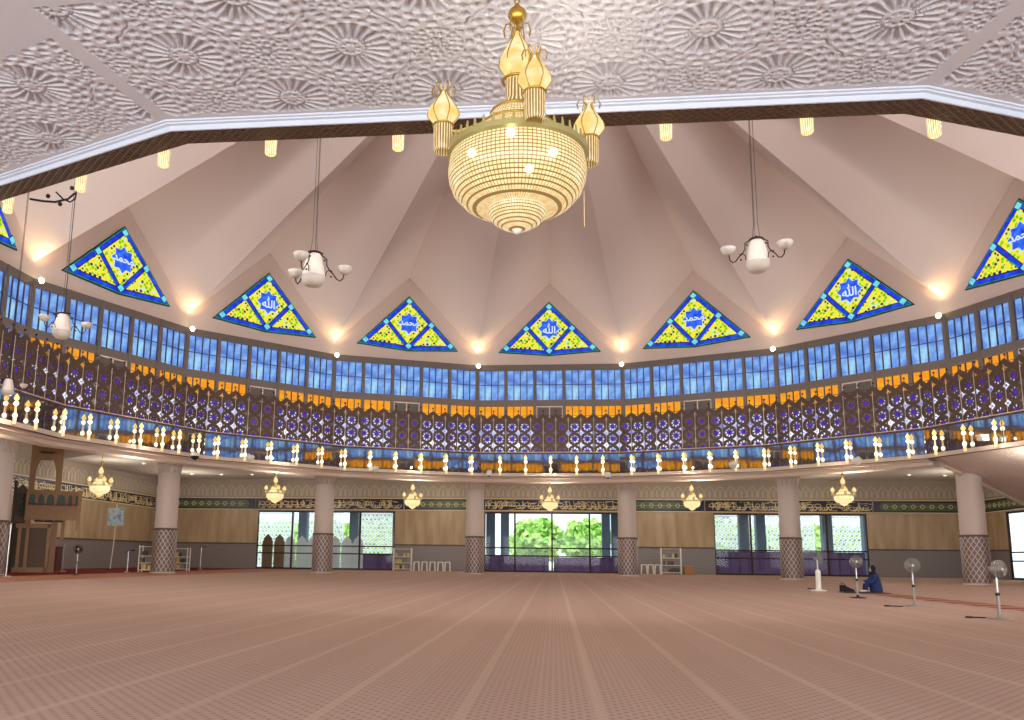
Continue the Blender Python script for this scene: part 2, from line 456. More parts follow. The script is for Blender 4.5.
for b in ALL:
    near = b in (-8, 7, -7, 6, -6)
    for i in range(5):
        window('blue', 1.81, 11.205, b, i, M['blueglass'])
        if i == 2: window('louver', .82, 9.515, b, i, None)
        elif b in (-4, -5, 4, 5): window('bluelow', .82, 9.515, b, i, M['blueglass'])
        else: window('yellow', .82, 9.515, b, i, M['yellowglass'])
        if i != 2: window('gallery', 1.7, 8.0, b, i, M['galleryglass'])
# the spot lamps at the feet of the folds
sp = thing('uplight_spot', '', 'spotlight')
MB().lathe([(.02, -.12), (.1, -.1), (.13, 0), (.11, .04)], 14).build('lamp_body', M['framegrey'], sp, True)
MB().ball((0, -.04, .0), .125, 12).build('lens', M['spotlens'], sp, True)
SPN = {-4: 'lit uplight between the cut-off triangular window at the left and the first whole one', -3: 'lit uplight above the blue windows between the first and second whole triangular windows',
       -2: 'lit uplight below the fold between the second and third whole triangular windows', -1: 'lit uplight between the third whole triangular window and the one over the entrance doors',
       0: 'lit uplight between the triangular window over the entrance doors and the next to its right', 1: 'lit uplight below the fold between the two whole triangular windows right of the entrance',
       2: 'lit uplight beside the triangular window that is cut by the right edge'}
for k in ALL:
    a = az(k+.5); P = Vector((21.98*math.sin(a), 21.98*math.cos(a), 12.47))
    l = bpy.data.lights.new('uplight_beam', 'SPOT'); l.energy = 170; l.color = (1, .60, .28); l.spot_size = math.radians(100); l.spot_blend = 1; l.shadow_soft_size = .08
    lo = bpy.data.objects.new('uplight_beam', l); C.objects.link(lo)
    lo.location = P+Vector((-.38*math.sin(a), -.38*math.cos(a), .22)); lo.rotation_euler = Vector((.18*math.sin(a), .18*math.cos(a), 1)).to_track_quat('-Z', 'Y').to_euler()
    if k in SPN:
        if k == -4: s_ = sp; s_['label'] = SPN[k]
        else: s_ = dup(sp, label=SPN[k])
        s_.location = P+Vector((-.12*math.sin(a), -.12*math.cos(a), -.14)); s_.rotation_euler = (0, 0, -a)

# ------------------------------------------------------------------ stained triangular windows
def text_mesh(body, size, name, mat, parent, bold=0):
    cu = bpy.data.curves.new(name, 'FONT'); cu.body = body; cu.size = size; cu.align_x = 'CENTER'; cu.align_y = 'CENTER'; cu.extrude = .01; cu.offset = bold
    to = bpy.data.objects.new(name, cu); C.objects.link(to); bpy.context.view_layer.update()
    me = bpy.data.meshes.new_from_object(to.evaluated_get(bpy.context.evaluated_depsgraph_get()))
    bpy.data.objects.remove(to); xs = [v.co.x for v in me.vertices]; ys = [v.co.y for v in me.vertices]
    cx, cy_ = (min(xs)+max(xs))/2, (min(ys)+max(ys))/2
    for v in me.vertices: v.co = Vector((v.co.x-cx, -v.co.z-.0, v.co.y-cy_))
    me.materials.clear(); me.materials.append(mat)
    o = bpy.data.objects.new(name, me); C.objects.link(o); o.parent = parent; return o
A_, B_, C_ = (-3.08, .23), (3.08, .23), (0, 3.40); BM = (0, .0)     # z above 13.0
ML, MR = ((A_[0]+C_[0])/2, (A_[1]+C_[1])/2), ((B_[0]+C_[0])/2, (B_[1]+C_[1])/2)
def bar(m, p, q, w_, y0, y1):
    d = Vector((q[0]-p[0], q[1]-p[1])); n_ = Vector((-d.y, d.x)).normalized()*w_/2
    m.prism([(p[0]-n_.x, p[1]-n_.y), (q[0]-n_.x, q[1]-n_.y), (q[0]+n_.x, q[1]+n_.y), (p[0]+n_.x, p[1]+n_.y)], y0, y1)
def inset(poly, d):
    n = len(poly); out = []
    cx = sum(p[0] for p in poly)/n; cz = sum(p[1] for p in poly)/n
    for i in range(n):
        p0, p1, p2 = Vector(poly[i-1]), Vector(poly[i]), Vector(poly[(i+1) % n])
        def off(a, b):
            e = (b-a).normalized(); nn = Vector((-e.y, e.x))
            if nn.dot(Vector((cx, cz))-a) < 0: nn = -nn
            return a+nn*d, e
        a, e1 = off(p0, p1); b, e2 = off(p1, p2)
        det = e1.x*e2.y-e1.y*e2.x; t = ((b.x-a.x)*e2.y-(b.y-a.y)*e2.x)/det
        out.append((a.x+e1.x*t, a.y+e1.y*t))
    return out
def stained(name, label, word):
    r = thing(name, label, 'stained glass window')
    MB().prism([A_, BM, B_, C_], .05, .12).build('frame', M['lead'], r)
    m = MB(); outer = [A_, BM, B_, C_]; i1 = inset(outer, .05)
    MB().prism(i1, .03, .06).build('teal_border', M['sg_teal'], r)
    i2 = inset(outer, .13)
    MB().prism(inset(outer, .09), .02, .04).build('leading', M['lead'], r)
    MB().prism(inset(outer, .11), .01, .03).build('blue_border', M['sg_blue'], r)
    a1, m1, b1_, c1 = inset(outer, .19); l1 = ((a1[0]+c1[0])/2, (a1[1]+c1[1])/2); r1 = ((b1_[0]+c1[0])/2, (b1_[1]+c1[1])/2)
    dia = inset([l1, m1, r1, c1], .13); tl = inset([a1, m1, l1], .13); tr = inset([m1, b1_, r1], .13)
    lm = MB()
    for p in (dia, tl, tr): lm.prism(inset(p, -.045), .0, .02)
    bar(lm, ML, (BM[0]-.22, BM[1]+.2), .04, -.002, .02); bar(lm, MR, (BM[0]+.22, BM[1]+.2), .04, -.002, .02)
    lm.build('leading', M['lead'], r)
    for p in (dia, tl, tr): MB().prism(p, -.015, .0).build('yellow_pane', M['sg_yellow'], r)
    tb = MB(); bar(tb, (ML[0]+.12, ML[1]-.3), (-.32, .42), .07, -.008, .0); bar(tb, (MR[0]-.12, MR[1]-.3), (.32, .42), .07, -.008, .0)
    tb.build('teal_strip', M['sg_teal'], r)
    for c, s_ in ((C_, -.36), (ML, 0), (MR, 0), (BM, .3), (A_, 0), (B_, 0)):
        cx, cz = c[0], c[1]+s_
        if c is ML: cx, cz = cx+.16, cz-.14
        if c is MR: cx, cz = cx-.16, cz-.14
        if c is A_: cx, cz = cx+.50, cz+.26
        if c is B_: cx, cz = cx-.50, cz+.26
        q = .19
        MB().prism([(cx-q-.04, cz), (cx, cz-q-.04), (cx+q+.04, cz), (cx, cz+q+.04)], -.02, .0).build('leading', M['lead'], r)
        MB().prism([(cx-q, cz), (cx, cz-q), (cx+q, cz), (cx, cz+q)], -.03, -.01).build('cyan_square', M['sg_cyan'], r)
    dc = (0, (C_[1]+BM[1])/2-.02)
    def star(R, rr): return [((R if i % 2 == 0 else rr)*math.sin(i*PI/8), dc[1]+(R if i % 2 == 0 else rr)*math.cos(i*PI/8)) for i in range(16)]
    MB().prism(star(.70, .52), -.022, -.01).build('star_edge', M['sg_white'], r)
    st = MB().prism(star(.66, .48), -.03, -.015).build('star', M['sg_star'], r)
    t = text_mesh(word, .62 if len(word) == 1 else .52, 'lettering', M['sg_white'], r, .012); t.location = (0, -.05, dc[1])
    return r
WA, WM = '\ufdf2', '\ufeaa\ufee4\ufea4\ufee3'
SL = {-4: 'triangular stained glass window in the dome cut off by the left edge of the photo', -3: 'triangular stained glass window tilted most steeply, above the pulpit side, first whole one from the left',
      -2: 'triangular stained glass window just below the white pendant lamp left of the big chandelier', -1: 'triangular stained glass window third whole one from the left, next left of the entrance one',
      0: 'triangular stained glass window centred above the entrance doors', 1: 'triangular stained glass window next right of the one above the entrance doors',
      2: 'triangular stained glass window right of the pendant lamp that hangs right of the chandelier', 3: 'large triangular stained glass window cut off by the right edge of the photo'}
pa = stained('stained_glass_window', SL[-4], WA); pb = stained('stained_glass_window', SL[-3], WM)
for b in range(-4, 4):
    src = pa if b % 2 == 0 else pb
    o = src if b in (-4, -3) else dup(src, label=SL[b])
    o.location = at(b, RC*AP-.14, 13.0); o.rotation_euler = (0, 0, -az(b))

# ------------------------------------------------------------------ gallery: floor, lattice screens, mirror band, beam
RL = 20.0
struct('trim_6', segs_ring(MB(), [(RL-.02, 6.78), (RC+.3, 6.78), (RC+.3, 6.9), (RL-.02, 6.9), (RL-.02, 6.78)], ALL), M['lattice'])
struct('trim_7', segs_ring(MB(), [(RL+.1, 5.66), (RL+.1, 6.8)], ALL), M['black'])
def lattice_grid(W, H, step):
    nx, nz = int(W/step), int(H/step); P = W/11
    x = (np.arange(nx)+.5)*step-W/2; z = (np.arange(nz)+.5)*step
    X, Z = np.meshgrid(x, z)
    u = (X+W/2)/P; uu = (u-np.floor(u)-.5)*P          # 0 at flower columns, +-P/2 at the rods
    solid = np.ones_like(X, bool)
    hp = P
    for zc in (.02, .02+hp, .02+2*hp):               # flowers
        r = np.hypot(uu, Z-zc); th = np.arctan2(Z-zc, uu)
        pet = (r < .235) & (r > .125) & (np.abs(np.sin(4*th)) < .86)
        solid &= ~pet; solid &= ~(r < .105)
    du = np.minimum(np.abs(uu-P/2), np.abs(uu+P/2))
    for zc in (.02+.5*hp, .02+1.5*hp, .02+2.5*hp):
        d = du**.6+np.abs(Z-zc)**.6; big = .46 if zc < 1.5 else .38
        solid &= ~((d < big) & (d > .14))
    top = 1.93+.27*(1-2*du/P*1.0)
    solid &= Z < top
    return x, z, solid, step
def lattice_mesh():
    W = 2*RL*HS; x, z, S, st = lattice_grid(W, 2.25, .0262)
    vi = {}; vs = []; fs = []
    def vid(i, j, y):
        k = (i, j, y)
        if k not in vi: vi[k] = len(vs); vs.append((-W/2+i*st, y, j*st))
        return vi[k]
    nz, nx = S.shape
    for j in range(nz):
        i = 0
        while i < nx:
            if not S[j, i]: i += 1; continue
            e = i
            while e < nx and S[j, e]: e += 1
            for y, fl_ in ((0, False), (.07, True)):
                q = (vid(i, j, y), vid(e, j, y), vid(e, j+1, y), vid(i, j+1, y)); fs.append(q if not fl_ else q[::-1])
            fs.append((vid(i, j, 0), vid(i, j+1, 0), vid(i, j+1, .07), vid(i, j, .07)))
            fs.append((vid(e, j, 0), vid(e, j, .07), vid(e, j+1, .07), vid(e, j+1, 0)))
            i = e
    m = MB(); m.v = vs; m.f = fs; return m
LT = {-4: 'brown flower lattice balcony screen cut off by the left edge', -3: 'brown flower lattice balcony screen above the pulpit', -2: 'brown flower lattice balcony screen above the second pillar bay from the left',
      -1: 'brown flower lattice balcony screen next left of the one above the entrance doors', 0: 'brown flower lattice balcony screen above the entrance doors', 1: 'brown flower lattice balcony screen next right of the one above the entrance',
      2: 'brown flower lattice balcony screen above the seated person', 3: 'brown flower lattice balcony screen cut off by the right edge'}
ls = thing('lattice_screen', LT[-4], 'balcony screen')
lattice_mesh().build('lattice_panel', M['lattice'], ls)
Wl = 2*RL*HS; Pm = Wl/11
rods = MB(); fin = MB()
for i in range(12):
    x = -Wl/2+i*Pm
    rods.tube([(x, -.03, -.03), (x, -.03, 1.95)], .014, 5)
    fin.tube([(x, .10, 2.05), (x, .10, 2.34)], .012, 5).ball((x, .10, 2.36), .05, 8)
fin.box(0, .10, 2.08, Wl, .02, .02)
rods.box(0, -.04, -.03, Wl-.03, .07, .035)
rods.build('rod_frame', M['cream'], ls); fin.build('finial_rail', M['black'], ls)
dm_ = MB()
for zc in (.02, .02+Pm, .02+2*Pm):
    for i in range(11):
        cx = -Wl/2+(i+.5)*Pm
        dm_.prism([(cx+.125*math.cos(k*PI/4), zc+.125*math.sin(k*PI/4)) for k in range(8)][::-1], .075, .09)
    dm_.box(0, .09, zc, Wl-.2, .006, .006)
for x in (-Wl/2+.5*Pm, Wl/2-.5*Pm): dm_.box(x, .09, .02+Pm, .006, .006, 2*Pm)
dm_.build('violet_glass', M['violetglass'], ls)
for b in ALL:
    if b == -4: o = ls
    else: o = dup(ls, label=LT.get(b, 'brown flower lattice balcony screen on the side towards the viewer, seen in the mirror band'), group='lattice screens around the gallery')
    o['group'] = 'lattice screens around the gallery'
    o.location = at(b, RL*AP, 6.9); o.rotation_euler = (0, 0, -az(b))
BN = {-4: 'behind the cut-off left edge pillar', -3: 'above the pulpit', -2: 'between the first and second whole pillars', -1: 'between the second and third whole pillars', 0: 'above the entrance doors', 1: 'between the two pillars right of entrance', 2: 'above the seated person', 3: 'above the sloping carved slab', -8: 'under the near edge of the carved ceiling'}
mi = None
for b in range(-4, 4):
    if mi is None:
        mi = thing('mirror_panel', '', 'mirror')
        mg = MB(); rm_ = random.Random(3)
        for q0, q1 in zip(np.linspace(-Wl/2, Wl/2, 7)[:-1], np.linspace(-Wl/2, Wl/2, 7)[1:]):
            j4 = [rm_.uniform(-.0011, .0011) for _ in range(4)]; q0 = float(q0); q1 = float(q1)
            mg.add([(q0, .022+j4[0], .01), (q1, .022+j4[1], .01), (q1, .010+j4[2], 1.07), (q0, .010+j4[3], 1.07), (q0, .06, .01), (q1, .06, .01), (q1, .06, 1.07), (q0, .06, 1.07)], [(0, 1, 2, 3), (7, 6, 5, 4), (0, 4, 5, 1), (3, 2, 6, 7)])
        mg.build('mirror_glass', M['mirror'], mi)
        q = MB()
        for x in np.linspace(-Wl/2, Wl/2, 7)[1:-1]: q.box(float(x), .01, .54, .012, .02, 1.06)
        q.box(0, .02, 1.075, Wl-.05, .02, .01).build('joint', M['black'], mi); o = mi
    else: o = dup(mi)
    o['label'] = 'dark mirror strip behind globe lamps ' + BN[b]; o['group'] = 'mirror strips below the gallery'
    o.location = at(b, RL*AP, 5.7); o.rotation_euler = (0, 0, -az(b))
# inner lip: brown underside, white cornice towards the outside
struct('trim_8', segs_ring(MB(), [(RL-.07, 5.5), (RL-.07, 5.68), (RL+.35, 5.68)], ALL), M['cream'])
def m_fret():
    n = NB('fretted brown timber'); X, Y, Z = n.xyz(); k = 2*PI/.10
    a = n.math('ABSOLUTE', n.math('SINE', n.math('MULTIPLY', n.math('ADD', X, Y), k/2))); b = n.math('ABSOLUTE', n.math('SINE', n.math('MULTIPLY', n.math('SUBTRACT', X, Y), k/2)))
    m = n.math('MINIMUM', a, b); f = n.math('LESS_THAN', m, .3)
    return n.bsdf(n.mix(f, lin((84, 60, 40)), lin((104, 76, 50))), .6, bump=m, bd=.02)
struct('trim_9', segs_ring(MB(), [(RL-.07, 5.5), (20.23, 5.5)], ALL), m_fret())
NEARB = [-8, 7, -7, 6, -6]
struct('trim_10', segs_ring(MB(), [(20.23, 5.495), (20.25, 5.495), (20.262, 5.545), (20.30, 5.55), (20.305, 5.565), (20.33, 5.568), (20.335, 5.60)], NEARB), M['white'])
FAR = [-5, -4, -3, -2, -1, 0, 1, 2, 3, 4, 5]
struct('trim_11', segs_ring(MB(), [(20.2, 5.5), (20.25, 5.42), (20.45, 5.40), (20.5, 5.24), (20.62, 5.2), (21.0, 5.2), (21.0, CEIL+.3)], [b for b in FAR if b not in (3, 4)]), M['cream'])
struct('trim_12', segs_ring(MB(), [(20.2, 5.5), (20.2, CEIL+.3), (21.0, CEIL+.3)], FAR), M['cream'])

# ------------------------------------------------------------------ carved soffit over the camera (geometry, not paint)
SZ = 5.585
def relief(u, v):
    s = .815; h = np.zeros_like(u); v = v-.30; u = u+s
    ui, vi_ = u/s, v/s
    # nearest lattice point with even parity
    a = np.round((ui+vi_)/2); b = np.round((ui-vi_)/2)
    cu, cv = (a+b)*s, (a-b)*s
    du, dv = u-cu, v-cv; r = np.hypot(du, dv); th = np.arctan2(dv, du)
    def pet(n, r0, r1, ph, wd):
        w_ = np.cos(n*th+ph); m = (r > r0) & (r < r1); e = np.clip((r-r0)/.02, 0, 1)*np.clip((r1-r)/.02, 0, 1)
        return np.where(m, np.clip((w_-wd)/.25, 0, 1)*e, 0)
    h = np.maximum(h, pet(20, .12, .375, 0, -.35)); h = np.maximum(h, pet(20, .39, .46, PI, -.2))
    h = np.maximum(h, pet(20, .475, .545, 0, -.2)*(r < .55))
    h = np.maximum(h, pet(8, .05, .10, 0, .0))
    # small rosette at the odd points
    a2 = np.round((ui+vi_-1)/2); b2 = np.round((ui-vi_-1)/2)
    cu2, cv2 = (a2+b2+1)*s, (a2-b2)*s
    d2u, d2v = u-cu2, v-cv2; r2 = np.hypot(d2u, d2v); t2 = np.arctan2(d2v, d2u)
    def pet2(n, r0, r1, ph, wd):
        w_ = np.cos(n*t2+ph); e = np.clip((r2-r0)/.015, 0, 1)*np.clip((r1-r2)/.015, 0, 1); m = (r2 > r0) & (r2 < r1)
        return np.where(m, np.clip((w_-wd)/.25, 0, 1)*e, 0)
    fill = np.maximum(pet2(8, .03, .10, 0, -.2), pet2(12, .115, .175, PI/2, -.2)); fill = np.maximum(fill, pet2(18, .19, .245, 0, -.2)); fill = np.maximum(fill, pet2(24, .26, .31, PI, -.2))
    h = np.maximum(h, np.where((r > .545) & (r2 < .25), fill, 0))
    outer_ = np.maximum(pet(26, .565, .62, 0, -.2), np.maximum(pet(28, .638, .69, PI, -.2), pet(30, .705, .76, 0, -.2)))
    h = np.maximum(h, np.where(r2 > .262, outer_, 0))
    return h
def soffit_sector(b, v1, tmin, tmax, step=.014):
    r0 = 20.33*AP; nv = int((v1-r0)/step)+1; nu = int((tmax-tmin)/step)+1
    v = np.linspace(r0, v1, nv); u = np.linspace(tmin, tmax, nu)
    U, Vv = np.meshgrid(u, v)
    lim = Vv*math.tan(PI/16)
    h = relief(U, Vv-r0)
    h[(np.abs(U) > lim-.10) | (Vv < r0+.07)] = 0
    a = az(b); Z = SZ+.044*h
    Uc = np.clip(U, -lim, lim)
    X = Vv*math.sin(a)+Uc*math.cos(a); Y = Vv*math.cos(a)-Uc*math.sin(a)
    co_ = np.stack([X, Y, Z], -1).reshape(-1, 3)
    idx = np.arange(nu*nv).reshape(nv, nu)
    keep = (np.abs((U[:-1, :-1]+U[1:, 1:])/2) < (Vv[:-1, :-1]+step)*math.tan(PI/16)+step)
    q = np.stack([idx[:-1, :-1], idx[:-1, 1:], idx[1:, 1:], idx[1:, :-1]], -1)[keep].reshape(-1, 4)
    me = bpy.data.meshes.new('ceiling'); me.vertices.add(len(co_)); me.vertices.foreach_set('co', co_.ravel())
    me.loops.add(q.size); me.loops.foreach_set('vertex_index', q.ravel().astype(np.int32))
    me.polygons.add(len(q)); me.polygons.foreach_set('loop_start', np.arange(0, q.size, 4, dtype=np.int32))
    me.update(calc_edges=True); me.validate(); me.materials.append(M['soffit'])
    o = bpy.data.objects.new('ceiling', me); C.objects.link(o); o['kind'] = 'structure'
soffit_sector(8, 21.9, -4.4, 4.4)
soffit_sector(-7, 21.5, -4.4, 4.4)
soffit_sector(7, 21.5, -4.4, 4.4)
# the plain rest of the near ceiling
rest = MB()
for b, v1 in ((8, 21.9), (-7, 21.5), (7, 21.5), (6, 20.33*AP), (-6, 20.33*AP), ):
    segs = []
    R1 = v1/AP
    segs_ring(rest, [(R1, SZ), (40, SZ)], [b])
struct('ceiling', rest, M['soffit'])
LOW = [b for b in FAR if b > -3]
struct('ceiling', segs_ring(MB(), [(20.9, CEIL), (46, CEIL)], LOW), M['dimceil'])
hc = segs_ring(MB(), [(20.9, CEIL), (23.9, CEIL), (23.9, 7.2), (46, 7.2)], [-5, -4, -3]); a_ = az(-2.5)
hc.add([(R*math.sin(a_), R*math.cos(a_), z) for R, z in ((23.9, CEIL), (46, CEIL), (46, 7.2), (23.9, 7.2))], [(0, 1, 2, 3)])
a_ = az(-5.5); hc.add([(R*math.sin(a_), R*math.cos(a_), z) for R, z in ((23.9, SZ), (46, SZ), (46, 7.2), (23.9, 7.2))], [(0, 1, 2, 3)])
struct('ceiling', hc, M['dimceil'])
# sloping carved slab on the right (bays 3 and 4)
def m_carvedbump():
    n = NB('carved slab plaster'); v = n.n('TexVoronoi'); v.inputs['Scale'].default_value = 7; n.l(n.coord(), v.inputs['Vector'])
    return n.bsdf(lin((206, 190, 180)), .8, bump=v.outputs['Distance'], bd=.05)
M['carved'] = m_carvedbump()
sl = MB()
segs_ring(sl, [(20.0, 5.66), (27.6, 3.70), (27.6, 3.95), (20.3, 5.9)], [3, 4])
aa = az(2.5)
pr_ = [(20.0, 5.66), (27.6, 3.70), (27.6, 3.95), (20.3, 5.9)]
sl.add([(r*math.sin(aa), r*math.cos(aa), z) for r, z in pr_], [(0, 1, 2, 3)])
struct('ceiling', sl, M['carved'])
bd = MB(); bd.tube([(r*math.sin(aa), r*math.cos(aa), z-.03) for r, z in ((21.3, 5.28), (27.6, 3.69))], .09, 4); struct('trim_13', bd, M['cream'])

# ------------------------------------------------------------------ walls
def wall_layers(name, x0, x1, openings, place, side):
    """local frame: x along the wall, y outwards (away from the room), z up"""
    cuts = [x0]+[v for o_ in openings for v in o_]+[x1]
    low = MB(); mid = MB(); cap = MB()
    for i in range(0, len(cuts), 2):
        a, b = cuts[i], cuts[i+1]; c, w_ = (a+b)/2, b-a
        if w_ <= .01: continue
        low.box(c, .1, .88, w_, .2, 1.76); cap.box(c, .08, 1.81, w_, .24, .10); mid.box(c, .12, 3.04, w_, .2, 2.36)
    up = MB().box((x0+x1)/2, .14, 5.7, x1-x0, .2, 3.0)
    rel = MB(); n = int((x1-x0)/.72); p = (x1-x0)/n
    for i in range(n):                                     # frieze of pointed arches
        cx = x0+(i+.5)*p
        pts = [(-.36, 0), (-.36, .42), (-.2, .66), (0, .82), (.2, .66), (.36, .42), (.36, 0)]
        pin = [(x*.72, z*.86) for x, z in pts]
        poly = pts+pin[::-1]
        for j in range(len(pts)-1):
            q = [pts[j], pts[j+1], pin[j+1], pin[j]]; rel.prism([(cx+x*p/.72, 5.3+z) for x, z in q], -.0, .05)
        rel.prism([(cx-.06, 5.3), (cx+.06, 5.3), (cx+.08, 5.75), (cx, 5.85), (cx-.08, 5.75)], .0, .05)
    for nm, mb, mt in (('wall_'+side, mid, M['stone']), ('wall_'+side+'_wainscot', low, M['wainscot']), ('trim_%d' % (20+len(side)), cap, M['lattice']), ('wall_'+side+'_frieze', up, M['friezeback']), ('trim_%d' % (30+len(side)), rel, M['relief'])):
        o = struct(nm, mb, mt); place(o)
def pl_far(o): o.location = (0, WY, 0)
def pl_left(o): o.location = (WL, 0, 0); o.rotation_euler = (0, 0, PI/2)     # local x -> +Y, local y -> -X
def pl_right(o): o.location = (WR, 0, 0); o.rotation_euler = (0, 0, -PI/2)   # local x -> -Y, local y -> +X
DL, DC, DR = (-21.4, -11.2), (-4.7, 4.78), (11.24, 21.4)
wall_layers('far', WL, WR, [DL, DC, DR], pl_far, 'far')
wall_layers('left', REAR, WY, [], pl_left, 'left')
wall_layers('right', -WY, -REAR, [(-29.2, -19.0)], pl_right, 'right')
struct('wall_rear', MB().box(0, REAR-.1, 3, 58, .2, 7), M['stone'])
struct('wall_outer', MB().box(0, WY+.36, 7.2, 58.5, .2, 1.6).box(WL-.36, 0, 7.2, .2, 67, 1.6).box(WR+.36, 0, 7.2, .2, 67, 1.6).box(0, REAR-.3, 6.5, 58, .2, 2), M['dimceil'])

# calligraphy boards: flowing gilt strokes on navy, green cartouches between them
def strokes(x0, x1, z0, z1):
    m = MB(); rnd = random.Random(int(x0*100)); x = x0+.15; H = z1-z0
    while x < x1-.3:
        k = rnd.random(); L = rnd.uniform(.18, .5)
        if k < .4:                                          # tall upright
            m.tube([(x, -.01, z0+.12*H), (x+.02, -.01, z0+.5*H), (x-.03, -.01, z1-.1*H)], [.02, .03, .015], 4); L = .12
        elif k < .75:                                       # bowl
            m.tube([(x, -.01, z0+.45*H), (x+.05*L, -.01, z0+.2*H), (x+.5*L, -.01, z0+.1*H), (x+.95*L, -.01, z0+.25*H), (x+L, -.01, z0+.5*H)], [.012, .03, .04, .03, .012], 4)
        else:                                               # loop
            m.tube([(x+.5*L*(1+math.cos(t)), -.01, z0+(.55+.18*math.sin(t))*H) for t in np.linspace(0, 2*PI, 9)], .024, 4)
        if rnd.random() < .7:
            zz = z0+rnd.choice((.08, .62, .78, .86))*H; m.tube([(x+rnd.uniform(0, .2), -.01, zz), (x+rnd.uniform(.25, .5), -.01, zz+rnd.uniform(-.06, .08))], [.012, .026], 4)
        x += L*.55
    m.tube([(x0+.1+i*(x1-x0-.2)/30, -.01, z0+(.38+.06*math.sin(i*1.7))*H) for i in range(31)], .018, 4)
    return m
def board(name, label, x0, x1, place, kind='text', y=-.02):
    r = thing(name, label, 'inscription panel'); place(r)
    MB().box((x0+x1)/2, y, 4.71, x1-x0, .06, .78).build('board', M['navy'], r)
    g = MB()
    for z in (4.30, 5.13): g.box((x0+x1)/2, y-.02, z, x1-x0, .08, .05)
    g.build('gilt_edge', M['goldpaint'], r)
    if kind == 'text':
        s_ = strokes(x0+.1, x1-.1, 4.36, 5.06); s_.v = [(a, b+y-.03, c) for a, b, c in s_.v]; s_.build('lettering', M['goldpaint'], r)
    else:
        a, b = x0+.35, x1-.35
        MB().prism([(a, 4.71), (a+.12, 4.5), (a+.3, 4.44), (b-.3, 4.44), (b-.12, 4.5), (b, 4.71), (b-.12, 4.92), (b-.3, 4.98), (a+.3, 4.98), (a+.12, 4.92)], y-.06, y-.02).build('cartouche', M['green'], r)
        q = MB()
        for i in range(int((b-a)/.6)): q.torus(.13, .02, (a+.4+i*.6, y-.06, 4.71), 10, 4, 'y')
        q.box((a+b)/2, y-.062, 4.71, b-a-.6, .012, .012)
        q.build('tracery', M['goldpaint'], r)
    return r
board('calligraphy_panel', 'dark inscription panel with gilt calligraphy above the glass doors left of centre', -21.6, -10.6, pl_far)
board('calligraphy_panel', 'dark inscription panel with gilt calligraphy above the centre entrance doors', -4.9, 4.95, pl_far)
board('calligraphy_panel', 'dark inscription panel with gilt calligraphy above the glass doors right of centre', 10.7, 21.8, pl_far)
board('cartouche_panel', 'dark panel with long green cartouche on the wall right of the first whole pillar', -28.9, -21.7, pl_far, 'c')
board('cartouche_panel', 'dark panel with green cartouche above the white stools and book rack', -10.5, -5.0, pl_far, 'c')
board('cartouche_panel', 'dark panel with green cartouche above the open book rack right of the entrance', 5.05, 10.6, pl_far, 'c')
board('cartouche_panel', 'dark panel with green cartouche above the seated person', 21.9, 28.6, pl_far, 'c')
board('cartouche_panel', 'dark panel with green cartouche on the right side wall above the blue glass door', -32.2, -18, pl_right, 'c')
board('calligraphy_panel', 'dark inscription panel with gilt calligraphy on the wall behind the pulpit', 11, 31.5, pl_left)

# ------------------------------------------------------------------ glass doors
def door(n, x0, x1, cuts, place, r1=1.68, r2=1.14):
    f = MB(); xs = [x0]+cuts+[x1]
    for x in xs: f.box(x, .1, 2.08, .12, .12, 4.16)
    f.box((x0+x1)/2, .1, 4.15, x1-x0, .14, .12); f.box((x0+x1)/2, .1, .06, x1-x0, .14, .12)
    o = f.build('door_%d' % n, M['iron']); o['kind'] = 'structure'; place(o)
    rl = MB().box((x0+x1)/2, .04, r1, x1-x0, .06, .09).box((x0+x1)/2, .04, r2, x1-x0, .06, .09)
    rl.build('push_rail', M['iron'], o)
    for a, b in zip(xs[:-1], xs[1:]): MB().box((a+b)/2, .1, 2.1, b-a-.12, .012, 4.0).build('glass_pane', M['glass'], o)
    h = MB()
    for x in cuts[len(cuts)//2:len(cuts)//2+1]:
        for s_ in (-.14, .14): h.tube([(x+s_, -.02, .95), (x+s_, -.06, 1.1), (x+s_, -.06, 1.6), (x+s_, -.02, 1.75)], .025, 6)
    h.build('door_handle', M['gold'], o)
    return o
door(1, DL[0], DL[1], [-18.8, -16.2, -13.75], pl_far); door(2, DC[0], DC[1], [-2.55, .07, 2.7], pl_far); door(3, DR[0], DR[1], [13.7, 16.3, 18.75], pl_far)
door(4, -29.2, -19.0, [-26.6, -24.1, -21.5], pl_right)

# ------------------------------------------------------------------ outside: porch, pillars, pierced screens, trees
def m_marble():
    n = NB('porch marble'); return n.bsdf(n.mix(n.noise(.6, 3), lin((150, 140, 176)), lin((196, 192, 214))), .25)
struct('floor', MB().box(0, WY+20.3, -.12, 110, 40, .2).box(WR+20.3, 0, -.13, 40, 110, .2), m_marble())
struct('ceiling', MB().box(0, WY+4.6, 7.2, 62, 8.4, .3), M['whitewall'])
def pierced():
    m = MB()
    for i in range(10):
        for j in range(13):
            cx, cz = -1.62+i*.36+(.18 if j % 2 else 0), .25+j*.36
            m.torus(.16, .058, (cx, 0, cz), 6, 4, 'y')
    for x in (-1.85, 1.95): m.box(x, 0, 2.4, .1, .14, 4.8)
    for z in (.03, 4.8): m.box(.05, 0, z, 3.8, .14, .12)
    return m
ps = thing('pierced_screen', '', 'screen'); pierced().build('screen_panel', M['whitewall'], ps)
spots_ = [(-29.5, 46.5), (-25, 46.5), (-20.5, 46.5), (-16, 46.5), (15.5, 46.5), (20, 46.5), (24.5, 46.5), (29, 46.5)]
for i, (x, y) in enumerate(spots_):
    o = ps if i == 0 else dup(ps)
    o.location = (x, y, 0); o['label'] = 'white pierced porch screen, %s from the left, outside the doors %s' % (ORD[i if i < 4 else i-4], 'left of centre' if i < 4 else 'right of centre'); o['group'] = 'pierced porch screens'
